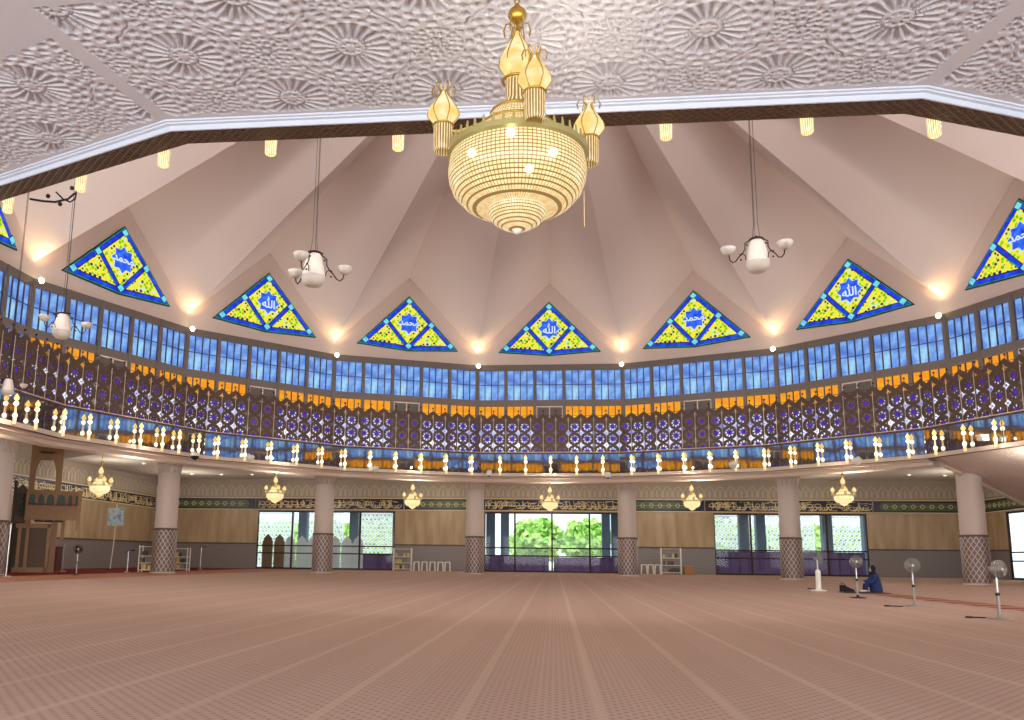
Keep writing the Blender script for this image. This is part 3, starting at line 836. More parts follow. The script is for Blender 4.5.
pc = thing('porch_pillar', '', 'pillar'); MB().box(0, 0, 3.6, .7, .7, 7.2).box(0, 0, .15, .85, .85, .3).box(0, 0, 6.9, .85, .85, .3).build('pillar_shaft', M['slate'], pc)
pp = [(-24.6, 40), (-20.2, 40), (-15.7, 39), (-12.2, 39), (-5.9, 38), (-4.9, 41), (-4.0, 45.5), (4.6, 45.5), (5.1, 41), (5.9, 37.5), (14.6, 39), (16.3, 41), (20.7, 39), (24, 40)]
for i, (x, y) in enumerate(pp):
    o = pc if i == 0 else dup(pc)
    o.location = (x, y, 0)
    wh = ('the doors left of centre', i+1) if x < -10 else (('the entrance doors', i-3) if x < 10 else ('the doors right of centre', i-9))
    o['label'] = 'blue-grey porch pillar outside %s, %s from the left' % (wh[0], ORD[wh[1]-1]); o['group'] = 'porch pillars'
def tree(loc, h, rad, label, seed):
    r = thing('tree', label, 'tree', loc); rnd = random.Random(seed)
    t = MB().tube([(0, 0, 0), (.1, 0, h*.3), (-.1, .1, h*.6)], [.3, .22, .14], 8)
    for k in range(5):
        a = k*1.26; t.tube([(0, 0, h*.4), (rad*.35*math.cos(a), rad*.35*math.sin(a), h*.6), (rad*.6*math.cos(a), rad*.6*math.sin(a), h*.75)], [.12, .08, .04], 6)
    t.build('trunk', M['wood'], r)
    c = MB()
    for i in range(1500):
        a = rnd.random()*2*PI; z = rnd.uniform(-1, 1); q = rad*rnd.uniform(.55, 1.05)*(1+.2*math.sin(3*a+z*4)); s_ = math.sqrt(1-z*z)
        p = Vector((q*s_*math.cos(a), q*s_*math.sin(a), h*.62+z*q*.75)); d = Vector((rnd.uniform(-1, 1), rnd.uniform(-1, 1), rnd.uniform(-1, 1))).normalized()*.42; e = d.cross(Vector((rnd.uniform(-1, 1), 1, rnd.uniform(-1, 1)))).normalized()*.3
        c.add([p-d, p+e, p+d, p-e], [(0, 1, 2, 3)])
    c.build('crown', M['leaves'], r)
tree((-1.5, 56, 0), 4.4, 2.4, 'bright green tree seen through the left leaf of the entrance doors', 1)
tree((3.6, 61.5, 0), 4.8, 2.4, 'bright green tree seen through the right leaf of the entrance doors', 2)
tree((14, 62, 0), 8, 4, 'green tree behind the pierced screens right of centre', 3)
tree((-17, 62, 0), 8, 4, 'green tree behind the pierced screens left of centre', 4)
tree((42, 30, 0), 9, 5, 'green tree beyond the side door at the right edge', 5)
def hedge(label, x0, x1, y, h, seed):
    r = thing('hedge', label, 'hedge', ((x0+x1)/2, y, 0)); rnd = random.Random(seed); c = MB(); W_ = x1-x0
    for i in range(2600):
        p = Vector((rnd.uniform(-W_/2, W_/2), rnd.uniform(-.5, .5), rnd.uniform(0, h))); p.z *= 1-.08*math.sin(p.x*1.3)**2
        d = Vector((rnd.uniform(-1, 1), rnd.uniform(-.4, .4), rnd.uniform(-1, 1))).normalized()*.42; e = d.cross(Vector((rnd.uniform(-.3, .3), 1, rnd.uniform(-.3, .3)))).normalized()*.3
        c.add([p-d, p+e, p+d, p-e], [(0, 1, 2, 3)])
    c.build('foliage', M['leaves'], r)
    MB().box(0, 0, .2, W_, .3, .4).build('stem_row', M['wood'], r)
hedge('tall green hedge behind the pierced screens left of centre', -34, -12.5, 52, 4.2, 8); hedge('tall green hedge behind the pierced screens right of centre', 13, 34, 52, 4.2, 9)
hd = MB()
for i in range(60):
    x = -16+i*.55; hd.tube([(x, 50, .0), (x, 50, .95)], .025, 4)
hd.box(0, 50, .98, 34, .08, .08)
tag(hd.build('balustrade', M['whitewall']), 'white balustrade beyond the porch behind the entrance doors', 'balustrade')
# low partitions of purple cloth outside the doors
def partition(label, x, w_, h, mat, y=34.2, name='cloth_partition', side=None):
    r = thing(name, label, 'partition', (x, y, 0), side or 0)
    m = MB(); n = max(3, int(w_/.45)); pts = [(-w_/2+i*w_/(n*2), .12*math.sin(i*2.2)) for i in range(n*2+1)]
    for (a, ya), (b, yb) in zip(pts[:-1], pts[1:]): m.add([(a, ya, .06), (b, yb, .06), (b, yb+.01, h), (a, ya+.01, h)], [(0, 1, 2, 3)])
    m.build('cloth', mat, r)
    MB().tube([(-w_/2, 0, h), (w_/2, 0, h)], .03, 6).build('top_rail', M['iron'], r)
    q = MB()
    for x_ in (-w_/2, w_/2): q.tube([(x_, 0, 0), (x_, 0, h)], .03, 6)
    q.build('post', M['iron'], r)
partition('low purple cloth partition outside the left half of the entrance doors', -2.5, 4.6, 1.15, M['purple'])
partition('low purple cloth partition outside the right half of the entrance doors', 2.5, 4.6, 1.05, M['purple'])
partition('tall purple cloth partition outside the doors right of centre', 13.8, 5.0, 1.6, M['purple'])
partition('tall purple cloth partition outside the glass doors behind the fans', 19.2, 5.0, 1.6, M['purple'])
partition('purple cloth partition outside the right leaf of the doors left of centre', -12.6, 2.8, 1.1, M['purple'])
partition('light blue partition outside the side door at the right edge', 31, 9, 1.5, M['ltblue'], 24, side=PI/2)
pk0 = None
for i in range(9):
    x = -21.1+i*.86
    dark = i < 2
    r = thing('folding_screen', ('brown pointed screen panel outside the doors left of centre, %s of the pair' % ('left one' if i == 0 else 'right one')) if dark else 'pale pointed screen panel outside the doors left of centre, %s from the brown pair' % ORD[i-2], 'screen', (x, 34.0+.12*(i % 2), 0), group='pointed folding screen panels')
    h = 2.55 if dark else 2.45
    MB().prism([(-.4, .05), (.4, .05), (.4, h-.55), (.3, h-.42), (.34, h-.35), (0, h), (-.34, h-.35), (-.3, h-.42), (-.4, h-.55)], -.03, .03).build('screen_leaf', M['wood'] if dark else M['whitewall'], r)
    MB().box(-.3, 0, .03, .1, .4, .06).box(.3, 0, .03, .1, .4, .06).build('foot', M['black'], r)

# ------------------------------------------------------------------ pillars
cp = thing('column', '', 'pillar')
MB().lathe([(.575, 0), (.575, 2.15), (.56, 2.2)], 40).build('mosaic_base', M['coltile'], cp, True)
MB().lathe([(.55, 2.18), (.545, 2.3), (.525, 5.0)], 40).build('shaft', M['shaft'], cp, True)
MB().lathe([(.585, 2.12), (.60, 2.16), (.585, 2.2), (.54, 2.22)], 40).build('tile_collar', M['lattice'], cp, True)
q = MB().lathe([(.525, 4.95), (.55, 5.05), (.59, 5.4), (.60, CEIL)], 40)
for i in range(14):
    a = 2*PI*i/14
    q.tube([((.54+t*.08)*math.cos(a+s_*(.20-.2*t*t)), (.54+t*.08)*math.sin(a+s_*(.2-.2*t*t)), 4.98+t*.6) for s_, t in ((-1, 0), (-1, .4), (-1, .8), (-1, 1), (1, .8), (1, .4), (1, 0))], .018, 4)
q.build('capital', M['shaft'], cp, True)
MB().lathe([(.62, 0), (.62, .05), (.575, .07)], 40).build('plinth', M['relief'], cp, True)
CN = {-4: 'pinkish column with mosaic base cut by the left edge beside the pulpit', -3: 'pinkish column with mosaic base between two book racks, right of the pulpit', -2: 'pinkish column with mosaic base in front of the glass doors left of centre',
      -1: 'pinkish column with mosaic base left of the entrance doors', 0: 'pinkish column with mosaic base right of the entrance doors', 1: 'pinkish column with mosaic base in front of the doors right of centre', 2: 'thick leaning-looking column with mosaic base near the sloping slab at the right'}
for k in range(-4, 3):
    o = cp if k == -4 else dup(cp)
    o['label'] = CN[k]; o['group'] = 'columns around the hall'
    a = az(k+.5); o.location = (23*math.sin(a), 23*math.cos(a), 0); o.rotation_euler = (0, 0, -a+.3)

# ------------------------------------------------------------------ globe lamps in front of the mirror band
wl = thing('wall_lamp', '', 'wall lamp')
MB().lathe([(.001, 1.02), (.03, .97), (.085, .88), (.095, .82), (.06, .76), (.03, .74)], 12).build('onion_globe', M['amber'], wl, True)
MB().lathe([(.001, .74), (.07, .70), (.09, .64), (.07, .58), (.001, .55)], 12).build('globe', M['globe'], wl, True)
MB().lathe([(.035, .55), (.045, .3), (.035, .28)], 10).build('glass_tube', M['fringe_lamp'], wl, True)
MB().lathe([(.001, .30), (.065, .26), (.085, .20), (.07, .13), (.001, .10)], 12).build('lower_globe', M['globe'], wl, True)
MB().tube([(0, 0, .62), (0, .16, .62)], .02, 6).tube([(0, 0, .2), (0, .16, .2)], .02, 6).build('bracket', M['gold'], wl)
MB().lathe([(.064, .10), (.068, .08), (.064, -.11), (.055, -.12)], 14).build('rod_fringe', M['fringe_lamp'], wl, True)
FARX = [15.6, 36.8, 64, 89.6, 116.7, 140.8, 162.8, 179.4, 199, 218, 245.4, 271, 297, 322, 345, 370.5, 396, 421.4, 446.4, 472, 499.9, 525.6, 550.6, 576.7, 603, 631.5, 658, 683.6, 709.5, 735.5, 764.3, 790.7, 818, 846.5, 876, 908.3, 935, 964, 995]
lampspots = []
for px in FARX:
    py = 463
    for _ in range(6):                                  # where that sight line meets the lamp line in front of the mirrors
        v = ray(px, py); best = None
        for b in range(-5, 5):
            n2 = Vector((math.sin(az(b)), math.cos(az(b)), 0)); d = n2.dot(v)
            if d > 1e-6:
                t = (RL*AP-.19-n2.dot(CAM))/d
                if t > 0 and (best is None or t < best[0]): best = (t, b)
        P = CAM+v*best[0]; dpt = (P-CAM).dot(_F); py += (P.z-6.1)*F_PX/dpt
    lampspots.append((best[1], P.x, P.y, 5.68))
for b in (8, -7, 7):
    for i in range(5):
        sh = {8: 0, -7: -.46, 7: .46}[b]
        t = (i-2)*1.47+sh
        if b == 7 and i < 3: continue
        if b == -7 and i > 2: continue
        p = at(b, RL*AP-.17, 0, t); lampspots.append((b, p.x, p.y, 5.50))
cnt = {}
for i, (b, x, y, z) in enumerate(lampspots):
    o = wl if i == 0 else dup(wl); cnt[b] = cnt.get(b, 0)+1
    if b in (8, -7, 7):
        lab = 'crystal rod lamp below the near brown beam, %s of %s' % (ORD[cnt[b]-1], {8: 'the long middle side from right', -7: 'the slanting left side', 7: 'the slanting right side'}[b])
    else: lab = 'globe wall lamp %s, %s from left' % (BN[b], ORD[cnt[b]-1])
    o['label'] = lab; o['group'] = 'globe lamps along the mirror band'
    o.location = (x, y, z); o.rotation_euler = (0, 0, -az(b)); o.scale = (1.0, 1.0, 1.0)
# real light of the lamps, one soft point per bay
for b in ALL:
    l = bpy.data.lights.new('wall_lamp_glow', 'POINT'); l.energy = 34; l.color = WARM; l.shadow_soft_size = .02
    lo = bpy.data.objects.new('wall_lamp_glow', l); C.objects.link(lo); lo.location = at(b, RL*AP-.6, 5.9)

# ------------------------------------------------------------------ chandeliers
def chandelier(label, loc, hi=True, ny=0, drop=2.1, s=1.0, rz=0):
    """crystal basket chandelier; z=0 at the lowest finial, top of the brass ball at 2.0"""
    r = thing('chandelier', label, 'chandelier', loc, rz); r.scale = (s, s, s)
    n = 48 if hi else 20
    bm1 = M['beads'] if hi else M['beads_far']; bm2 = M['beads2'] if hi else M['beads_far']
    MB().lathe([(.535, .62), (.552, .50), (.545, .42), (.51, .33), (.44, .25), (.36, .20), (.29, .182), (.23, .178)], n).build('bead_basket', bm1, r, True)
    MB().lathe([(.235, .27), (.242, .22), (.23, .15), (.19, .085), (.11, .035), (.02, .012)], n).build('lower_basket', bm2, r, True)
    MB().ball((0, 0, .015), .035, 10).build('finial_ball', M['urn'], r, True)
    rim = MB().lathe([(.535, .60), (.56, .62), (.56, .665), (.54, .675), (.52, .665)], n)
    k = 44 if hi else 16
    for i in range(k):
        a = 2*PI*i/k; rim.tube([(.55*math.cos(a), .55*math.sin(a), .66), (.545*math.cos(a), .545*math.sin(a), .735)], [.017, .008], 4)
    rim.build('crown_rim', M['palegold'], r)
    MB().lathe([(.50, .66), (.42, .74), (.33, .82), (.30, .86)], n).build('upper_cone', bm1, r, True)
    MB().lathe([(.285, .86), (.25, .93), (.205, 1.0)], n).build('second_tier', bm2, r, True)
    MB().lathe([(.165, 1.0), (.13, 1.06), (.10, 1.12), (.095, 1.28)], n).build('neck_beads', M['fringe'], r, True)
    for R, z in ((.30, .865), (.21, 1.0), (.165, 1.015), (.115, 1.29)): MB().torus(R, .012, (0, 0, z), n, 6).build('tier_ring', M['gold'], r, True)
    def shade(x, y, z, k, nm, kz=1.0):
        MB().lathe([(.055*k, 0), (.10*k, .06*k*kz), (.145*k, .14*k*kz), (.14*k, .2*k*kz), (.09*k, .31*k*kz), (.04*k, .40*k*kz), (.022*k, .45*k*kz)], 16, (x, y, z)).build(nm, M['onion'], r, True)
        h = MB()
        for i in range(6):
            a = i*PI/3; f = lambda q, zz: (x+q*k*math.cos(a), y+q*k*math.sin(a), z+zz*k*kz)
            if hi: h.tube([f(.058, 0), f(.102, .06), f(.148, .14), f(.143, .2), f(.093, .31), f(.043, .4), f(.03, .46), f(.05, .53), f(.09, .53), f(.11, .47), f(.10, .41)], .006*k, 4)
            else: h.tube([f(.02, .44), f(.07, .53), f(.11, .45)], .008*k, 4)
        h.build('wire_hook', M['gold'], r)
    shade(0, 0, 1.28, 1.0, 'top_shade')
    for i in range(4):
        a = i*PI/2+.26; x, y = .60*math.cos(a), .60*math.sin(a)
        shade(x, y, .835, .86, 'side_shade', .78)
        MB().lathe([(.075, .845), (.078, .825), (.075, .635), (.065, .62)], 18).build('rod_fringe', M['fringe'], r, True).location = (x, y, 0)
        MB().torus(.08, .009, (x, y, .845), 16, 5).build('shade_ring', M['gold'], r, True)
        MB().tube([(.2*math.cos(a), .2*math.sin(a), .95), (.36*math.cos(a), .36*math.sin(a), .86), (.5*math.cos(a), .5*math.sin(a), .80), (x, y, .835)], .014, 6).build('arm', M['gold'], r)
    if hi:
        for x, y, z in ((-.32, -.46, .45), (.29, -.48, .42), (.11, -.47, .30), (-.02, -.56, .55)): MB().ball((x, y, z), .032, 8).build('bulb', M['bulb'], r, True)
        MB().tube([(.53, .08, .36), (.53, .08, .06)], .0035, 4).build('loose_bead_string', M['fringe'], r)
    MB().lathe([(.01, 1.80), (.05, 1.83), (.078, 1.88), (.07, 1.92), (.03, 1.96), (.012, 1.99)], 16).build('brass_ball', M['gold'], r, True)
    MB().tube([(0, 0, 1.70), (0, 0, 1.82)], .012, 6).build('stem', M['gold'], r)
    ch = MB()
    nlk = int((drop-1.98)/.06)
    for i in range(max(nlk, 1)):
        ch.torus(.022, .006, (0, 0, 2.01+i*.05), 10, 4, 'x' if i % 2 else 'y')
    ch.build('chain', M['gold'], r); MB().lathe([(.09, drop-.001), (.07, drop-.04), (.02, drop-.06)], 14).build('canopy', M['gold'], r, True)
    return r
NEARCH = onY(517, 232, -21.8)
chandelier('big lit crystal chandelier hanging in the foreground below the carved ceiling', (NEARCH.x, -21.8, NEARCH.z), True, drop=(SZ-NEARCH.z))
cl = bpy.data.lights.new('chandelier_glow', 'POINT'); cl.energy = 20; cl.color = WARM; cl.shadow_soft_size = .03
c_o = bpy.data.objects.new('chandelier_glow', cl); C.objects.link(c_o); c_o.location = (NEARCH.x+.45, -21.8+.45, NEARCH.z+1.15)
CH = {-3: 'small lit crystal chandelier in front of the qibla wall, beside the pulpit', -2: 'small lit crystal chandelier between the two columns left of the stools', -1: 'small lit crystal chandelier above the white stools', 0: 'small lit crystal chandelier in front of the entrance doors',
      1: 'small lit crystal chandelier next right of the entrance one', 2: 'small lit crystal chandelier above the seated person and fans'}
first_ch = None
for b in range(-3, 3):
    if first_ch is None: first_ch = o = chandelier(CH[b], (0, 0, 0), False, drop=2.44)
    else: o = dup(first_ch, label=CH[b])
    o.location = at(b, 19.75 if b > -3 else 22.0, 3.56 if b > -3 else 3.46); o.scale = (.8,)*3; o.rotation_euler = (0, 0, -az(b)+b*.2); o['group'] = 'small chandeliers under the gallery edge'
    if b == -3: extra = (o.location.x, o.location.y)
q = MB().tube([(0, 0, 1.88), (0, 0, (CEIL-3.46)/.8)], .012, 6); q.build('hanging_rod', M['gold'], first_ch)
for b in ALL:  # point lamps, added also in bays where no chandelier is built
    if b in (-8, 7, -7): continue
    l = bpy.data.lights.new('chandelier_glow', 'POINT'); l.energy = 110; l.color = WARM; l.shadow_soft_size = .03
    lo = bpy.data.objects.new('chandelier_glow', l); C.objects.link(lo); lo.location = at(b, 20.5 if b in FAR else 19.2, 4.4, .3)

# ------------------------------------------------------------------ white pendant lamps in the dome
def pendant(label, loc, rz, cable, s=1.0):
    r = thing('pendant_lamp', label, 'pendant lamp', loc, rz); r.scale = (s, s, s)
    MB().lathe([(.17, .98), (.21, .9), (.27, .65), (.32, .36), (.335, .3)], 32, flute=.02).build('urn_body', M['urn'], r, True)
    MB().lathe([(.34, .32), (.345, .27), (.31, .14), (.22, .04), (.1, 0), (.001, 0)], 28).build('glass_bowl', M['urn2'], r, True)
    MB().torus(.19, .03, (0, 0, 1.0), 20, 6).tube([(-.19, 0, 1.0), (-.36, -.05, .96)], .035, 6).tube([(.12, .1, 1.02), (.24, .1, 1.06)], .03, 6).build('iron_ring', M['iron'], r)
    for i in range(3):
        a = i*2*PI/3+.1; c_, s_ = math.cos(a), math.sin(a); f = lambda q, z: (q*c_, q*s_, z)
        MB().tube([f(.2, .98), f(.36, .86), f(.36, .7), f(.44, .55), f(.56, .44), f(.66, .3), f(.76, .26), f(.84, .34), f(.86, .46)], .018, 6).tube([f(.34, .36), f(.36, .5), f(.46, .56), f(.54, .5)], .014, 6).ball(f(.3, .82), .03, 6).ball(f(.5, .36), .03, 6).build('scroll_arm', M['iron'], r)
        MB().lathe([(.03, .46), (.1, .48), (.18, .56), (.22, .68), (.21, .69), (.16, .58), (.03, .5)], 20, f(.88, 0)).build('bowl_shade', M['urn2'], r, True)
    c2 = MB()
    for dx, dy in ((-.12, .05), (.08, -.1), (.03, .12)): c2.tube([(dx, dy, 1.0), (dx*.5, dy*.5, 1.5), (dx*.3, dy*.3, cable)], .009, 4)
    c2.build('cable', M['black'], r)
for nm, px, py, z, lab, rz, s_ in (('A', 313, 287, 7.4, 'white urn pendant lamp with three scroll arms left of the big chandelier', .3, .86), ('B', 758, 273, 7.4, 'white urn pendant lamp with three scroll arms right of the big chandelier', 1.2, .80),
                      ('C', 61, 339, 7.4, 'white urn pendant lamp in front of the blue clerestory windows at the left', .2, .80), ('D', 7, 396, 6.3, 'white urn pendant lamp in front of the lattice, cut by the left edge', .0, .62)):
    P = onZ(px, py, z); rr = math.hypot(P.x, P.y)
    if nm == 'D': P = onZ(px, py, 6.3)
    pendant(lab, P, rz, ((22.75-rr*.235)-z)/s_, s_)
# curved iron bracket with small bulbs beside the near beam
b0 = onY(78, 191, -16.5); b1 = onY(30, 199, -16.5); pm = onY(55, 202, -16.5)
br = thing('iron_bracket', 'curved dark iron bracket with small bulbs below the brown beam at the left', 'bracket', tuple(b0))
MB().tube([tuple(v-b0) for v in (b1, onY(42, 201, -16.5), pm, onY(68, 199, -16.5), onY(75, 193, -16.5))], .018, 6).tube([tuple(v-b0) for v in (onY(56, 192, -16.5), onY(63, 199, -16.5), onY(70, 202, -16.5), onY(75, 199, -16.5), onY(77, 188, -16.5))], .014, 6).build('curved_arm', M['black'], br)
for p in ((48, 196), (60, 204), (72, 188)): MB().ball(tuple(onY(*p, -16.5)-b0), .035, 8).build('small_lamp', M['black'], br)
MB().tube([(0, 0, 0), (0, 0, 9)], .012, 5).build('support_rod', M['black'], br)

# ------------------------------------------------------------------ downlights and cameras
dl = thing('downlight', '', 'downlight'); MB().lathe([(.12, 0), (.12, -.03), (.085, -.035)], 16).build('ring', M['white'], dl); MB().lathe([(.001, -.02), (.09, -.02)], 16).build('lens', M['downlens'], dl)
for i, (px, py, lab) in enumerate(((144, 463.5, 'downlight in the side ceiling left of the first whole column'), (192, 474, 'downlight just right of the first whole column'), (221.5, 474.5, 'middle downlight above the long green cartouche'), (252, 474.5, 'downlight nearest the small chandelier above the green cartouche'),
        (909, 475, 'downlight left of the two above the seated person'), (945, 475.5, 'downlight close to the big right column'))):
    P = onZ(px, py, CEIL-.02); o = dl if i == 0 else dup(dl)
    o.location = P; o['label'] = lab; o['group'] = 'downlights in the side ceiling'
for x, y in ((-26, 20), (-24.5, 27), (-17, 28), (-8, 28.5), (0, 28.5), (8, 28.5), (17, 28), (24.5, 26), (26, 20), (-26.5, 12)):  # added point lamps without fixtures of their own, brightening frieze and side ceiling
    l = bpy.data.lights.new('ambulatory_fill', 'POINT'); l.energy = 170; l.color = (1, .93, .82); l.shadow_soft_size = .03
    lo = bpy.data.objects.new('ambulatory_fill', l); C.objects.link(lo); lo.location = (x, y, CEIL-1.7)
def camera_box(label, px, py, R, w_, dome=False):
    v = ray(px, py); a = v.x**2+v.y**2; b_ = CAM.x*v.x+CAM.y*v.y; c_ = CAM.x**2+CAM.y**2-R*R; t = (-b_+math.sqrt(b_*b_-a*c_))/a; P = CAM+v*t
    r = thing('dome_camera' if dome else 'security_camera', label, 'camera', P, -math.atan2(P.x, P.y))
    if dome:
        MB().lathe([(.18, .14), (.22, .08), (.22, 0)], 18).build('housing', M['whitepl'], r, True); MB().lathe([(.2, .0), (.17, -.1), (.09, -.17), (.001, -.19)], 18).build('dark_dome', M['urn2'] if w_ else M['black'], r, True)
        MB().tube([(0, 0, .14), (0, .05, .2), (0, .22, .2)], .03, 6).build('bracket_arm', M['whitepl'], r)
    else:
        MB().box(0, 0, 0, .26, .36, .22).box(0, -.2, .08, .28, .1, .08).build('housing', M['whitepl'], r); MB().lathe([(.001, 0), (.08, 0), (.08, .05)], 14, (0, 0, -.2)).build('lens', M['black'], r)
        MB().tube([(0, .1, .1), (0, .24, .16), (0, .32, .16)], .03, 6).build('bracket_arm', M['whitepl'], r)
camera_box('box camera on the beam above the column left of the entrance', 489, 473, 19.25, 1)
camera_box('box camera on the beam above the column right of the entrance', 608, 475, 19.25, 1)
camera_box('dome camera with dark lens above the book rack column', 195, 456, 19.1, 0, True)
camera_box('grey dome camera right of the book rack column', 250, 458, 19.1, 1, True)
camera_box('grey dome camera above the glass doors left of centre', 375, 469, 19.1, 1, True)
camera_box('grey dome camera right of the next-to-entrance small chandelier', 733, 465, 19.1, 1, True)
camera_box('grey dome camera above the small chandelier over the seated person', 857, 461, 19.1, 1, True)
camera_box('white box camera above the sloping slab at the right', 983, 438, 19.2, 1)

# ------------------------------------------------------------------ pulpit
P0 = onY(30, 560, 10.0); P0.z = 0; n0 = Vector((CAM.x-P0.x, CAM.y-P0.y, 0)).normalized(); rt = Vector((-n0.y, n0.x, 0))
def L(px, py):
    v = ray(px, py); q = CAM+v*((P0-CAM).dot(n0)/v.dot(n0)); return ((q-P0).dot(rt), q.z)
pu = thing('pulpit', 'tall carved wooden pulpit with balcony and arched canopy at the left', 'pulpit', tuple(P0), math.atan2(rt.y, rt.x))
def post(mb, pxt, pyt, pxb, pyb, w_, y=0, d=None):
    a, b = L(pxt, pyt), L(pxb, max(pyb, 0)); x = (a[0]+b[0])/2
    mb.box(x, y, (a[1]+b[1])/2, w_, d or w_, a[1]-b[1])
xl, xr = L(30, 500)[0], L(57, 500)[0]; xb0 = L(25, 520)[0]; xb1 = L(80, 520)[0]
zb0, zb1 = 2.35, L(50, 491)[1]
def zc(px, py): return min(L(px, py)[1], 6.35)
m = MB()
for x in (xl, xr):
    for y in (0, 1.4): m.box(x, y, 3.15, .22 if y else .25, .24, 6.3).lathe([(.16, 0), (.12, .08), (.001, .16)], 10, (x, y, 6.3))
m.build('canopy_post', M['wood'], pu)
# arched head of the canopy
def arch(x0, x1, z0, zs, za, z1, y0, y1, mb, th=.07):
    cx = (x0+x1)/2; w_ = (x1-x0)/2; pts = [(x1, z0), (x1, z1), (x0, z1), (x0, z0)]
    inn = [(cx-w_+th, z0)]
    for i in range(9): t = i/8; inn.append((cx-(w_-th)*math.cos(t*PI/2)**.8 if t < 1 else cx, zs+(za-zs)*math.sin(t*PI/2)))
    inn2 = [(2*cx-x, z) for x, z in inn[:-1]][::-1]
    full = inn+inn2
    for a, b in zip(full[:-1], full[1:]): mb.prism([(a[0], a[1]), (b[0], b[1]), (b[0], z1), (a[0], z1)], y0, y1)
    mb.prism([(x0, z0), (cx-w_+th, z0), (cx-w_+th, z1), (x0, z1)], y0, y1); mb.prism([(cx+w_-th, z0), (x1, z0), (x1, z1), (cx+w_-th, z1)], y0, y1)
zt = 6.12
m = MB(); arch(xl+.08, xr-.08, 4.3, 4.55, 5.45, zt-.1, -.06, .06, m, .06); m.box((xl+xr)/2, 0, zt-.04, xr-xl+.1, .3, .14).box((xl+xr)/2, 1.4, zt-.3, xr-xl, .1, .7); m.build('arched_head', M['wood'], pu)
MB().lathe([(.001, -.06), (.3, -.06), (.36, 0)], 18, ((xl+xr)/2, 0, 0)).build('boss', M['wooddark'], pu).location = (0, 0, zt-.4)
# balcony parapet with pointed openings
m = MB(); zb0 = L(50, 521)[1]; zb1 = L(50, 492)[1]; xs = np.array([L(p_, 505)[0] for p_ in (27, 36, 45, 55, 66, 73, 79)])
for x in xs: m.box(float(x), -.35, (zb0+zb1)/2, .10, .1, zb1-zb0)
for a, b in zip(xs[:-1], xs[1:]): arch(float(a)+.03, float(b)-.03, zb0+.75, zb1-.4, zb1-.14, zb1-.02, -.38, -.32, m, .035)
m.box((xl+xb1)/2-.05, -.35, zb1, xb1-xl+.1, .16, .1).box((xl+xb1)/2-.05, -.35, zb0+.38, xb1-xl, .12, .68)
m.box(xb1-.1, -.38, (zb0+zb1)/2-.15, .16, .16, zb1-zb0+.5)
m.build('balcony_parapet', M['wood'], pu)
MB().box((xl+xb1)/2, .4, zb0+.78, xb1-xl-.2, 1.6, .1).prism([(xl, zb0+.4), (xl+.3, zb0-.02), (xr+.35, zb0-.02), (xr+.6, zb0+.4)], -.3, 1.2).build('balcony_floor', M['wooddark'], pu)
m = MB()
for a, b in zip(xs[:-1], xs[1:]): m.box((float(a)+float(b))/2, -.31, (zb0+.75+zb1)/2, float(b-a)-.06, .03, zb1-zb0-.8)
m.build('tracery_infill', M['greentile'], pu)
# body under the balcony
z2 = L(40, 524)[1]
m = MB().box((L(17, 560)[0]+L(46, 560)[0])/2, .4, z2/2, L(46, 560)[0]-L(17, 560)[0], 1.5, z2); m.build('body', M['wooddark'], pu)
m = MB()
for px in (17, 25, 46): m.box(L(px, 560)[0], -.37, z2/2, .14, .1, z2)
m.box((L(17, 560)[0]+L(46, 560)[0])/2, -.37, .12, 1.6, .1, .24).box((L(17, 560)[0]+L(46, 560)[0])/2, -.37, z2-.1, 1.6, .1, .2); m.build('body_moulding', M['wood'], pu)
m = MB().box(L(62, 535)[0], .1, (zb0+1.4)/2+.25, .16, .16, zb0-1.15); m.build('bracket_post', M['wood'], pu)
xs0, xs1 = L(11, 540)[0], L(24, 540)[0]
m = MB().prism([(xs0, 0), (xs1, 0), (xs1, 3.9), ((xs0+xs1)/2, 4.15), (xs0, 3.9)], .15, .25); m.build('stair_screen', M['wooddark'], pu)
MB().box(xs0-.02, .1, 2.15, .14, .14, 4.3).build('stair_post', M['iron'], pu)
m = MB().box((xs0+xs1)/2, .13, 3.2, .02, .02, 1.0)
for i in range(4): m.torus(.12, .025, ((xs0+xs1)/2, .12, 3.6-i*.28), 12, 4, 'y')
m.build('screen_rings', M['greentile'], pu)
# lectern box beside the pulpit
lx = onZ(53, 571); r = thing('lectern_box', 'dark red-brown wooden box standing right of the pulpit base', 'box', (lx.x, lx.y, .012)); MB().box(0, 0, .6, .55, .5, 1.2).build('box_body', M['cardboard'] if 0 else plain('reddish box wood', (92, 44, 34), .5), r); MB().box(0, 0, 1.22, .65, .6, .06).build('box_top', M['wooddark'], r)

# ------------------------------------------------------------------ stands, sign, fans
def stand(label, px, py, h, name='microphone_stand', head=True, cat='stand'):
    P = onZ(px, py, .012); r = thing(name, label, cat, P)
    MB().lathe([(.19, 0), (.18, .025), (.03, .04)], 20).build('base', M['chrome'], r, True); MB().tube([(0, 0, .03), (0, 0, h)], .022, 8).build('pole', M['chrome'], r)
    if head: MB().tube([(-.22, 0, h-.06), (0, 0, h), (.25, 0, h+.03)], .018, 6).ball((.27, 0, h+.04), .05, 8).build('boom_head', M['black'], r)
stand('thin chrome stand left of the pulpit base', 6, 576.5, 2.0); stand('thin chrome microphone stand between the small fan and the book rack', 127, 572.5, 1.05); stand('thin dark stand by the wall right of the book rack column', 200, 569.5, 1.4)
stand('white post under the right end of the pulpit balcony', 62, 571.5, 1.35, 'white_post', False, 'post')
P = onZ(110, 569.5, .012); s_ = (onY(116, 517, P.y)); r = thing('sign_stand', 'pale blue square sign on a tall white pole by the left wall', 'sign', P)
zs_ = s_.z
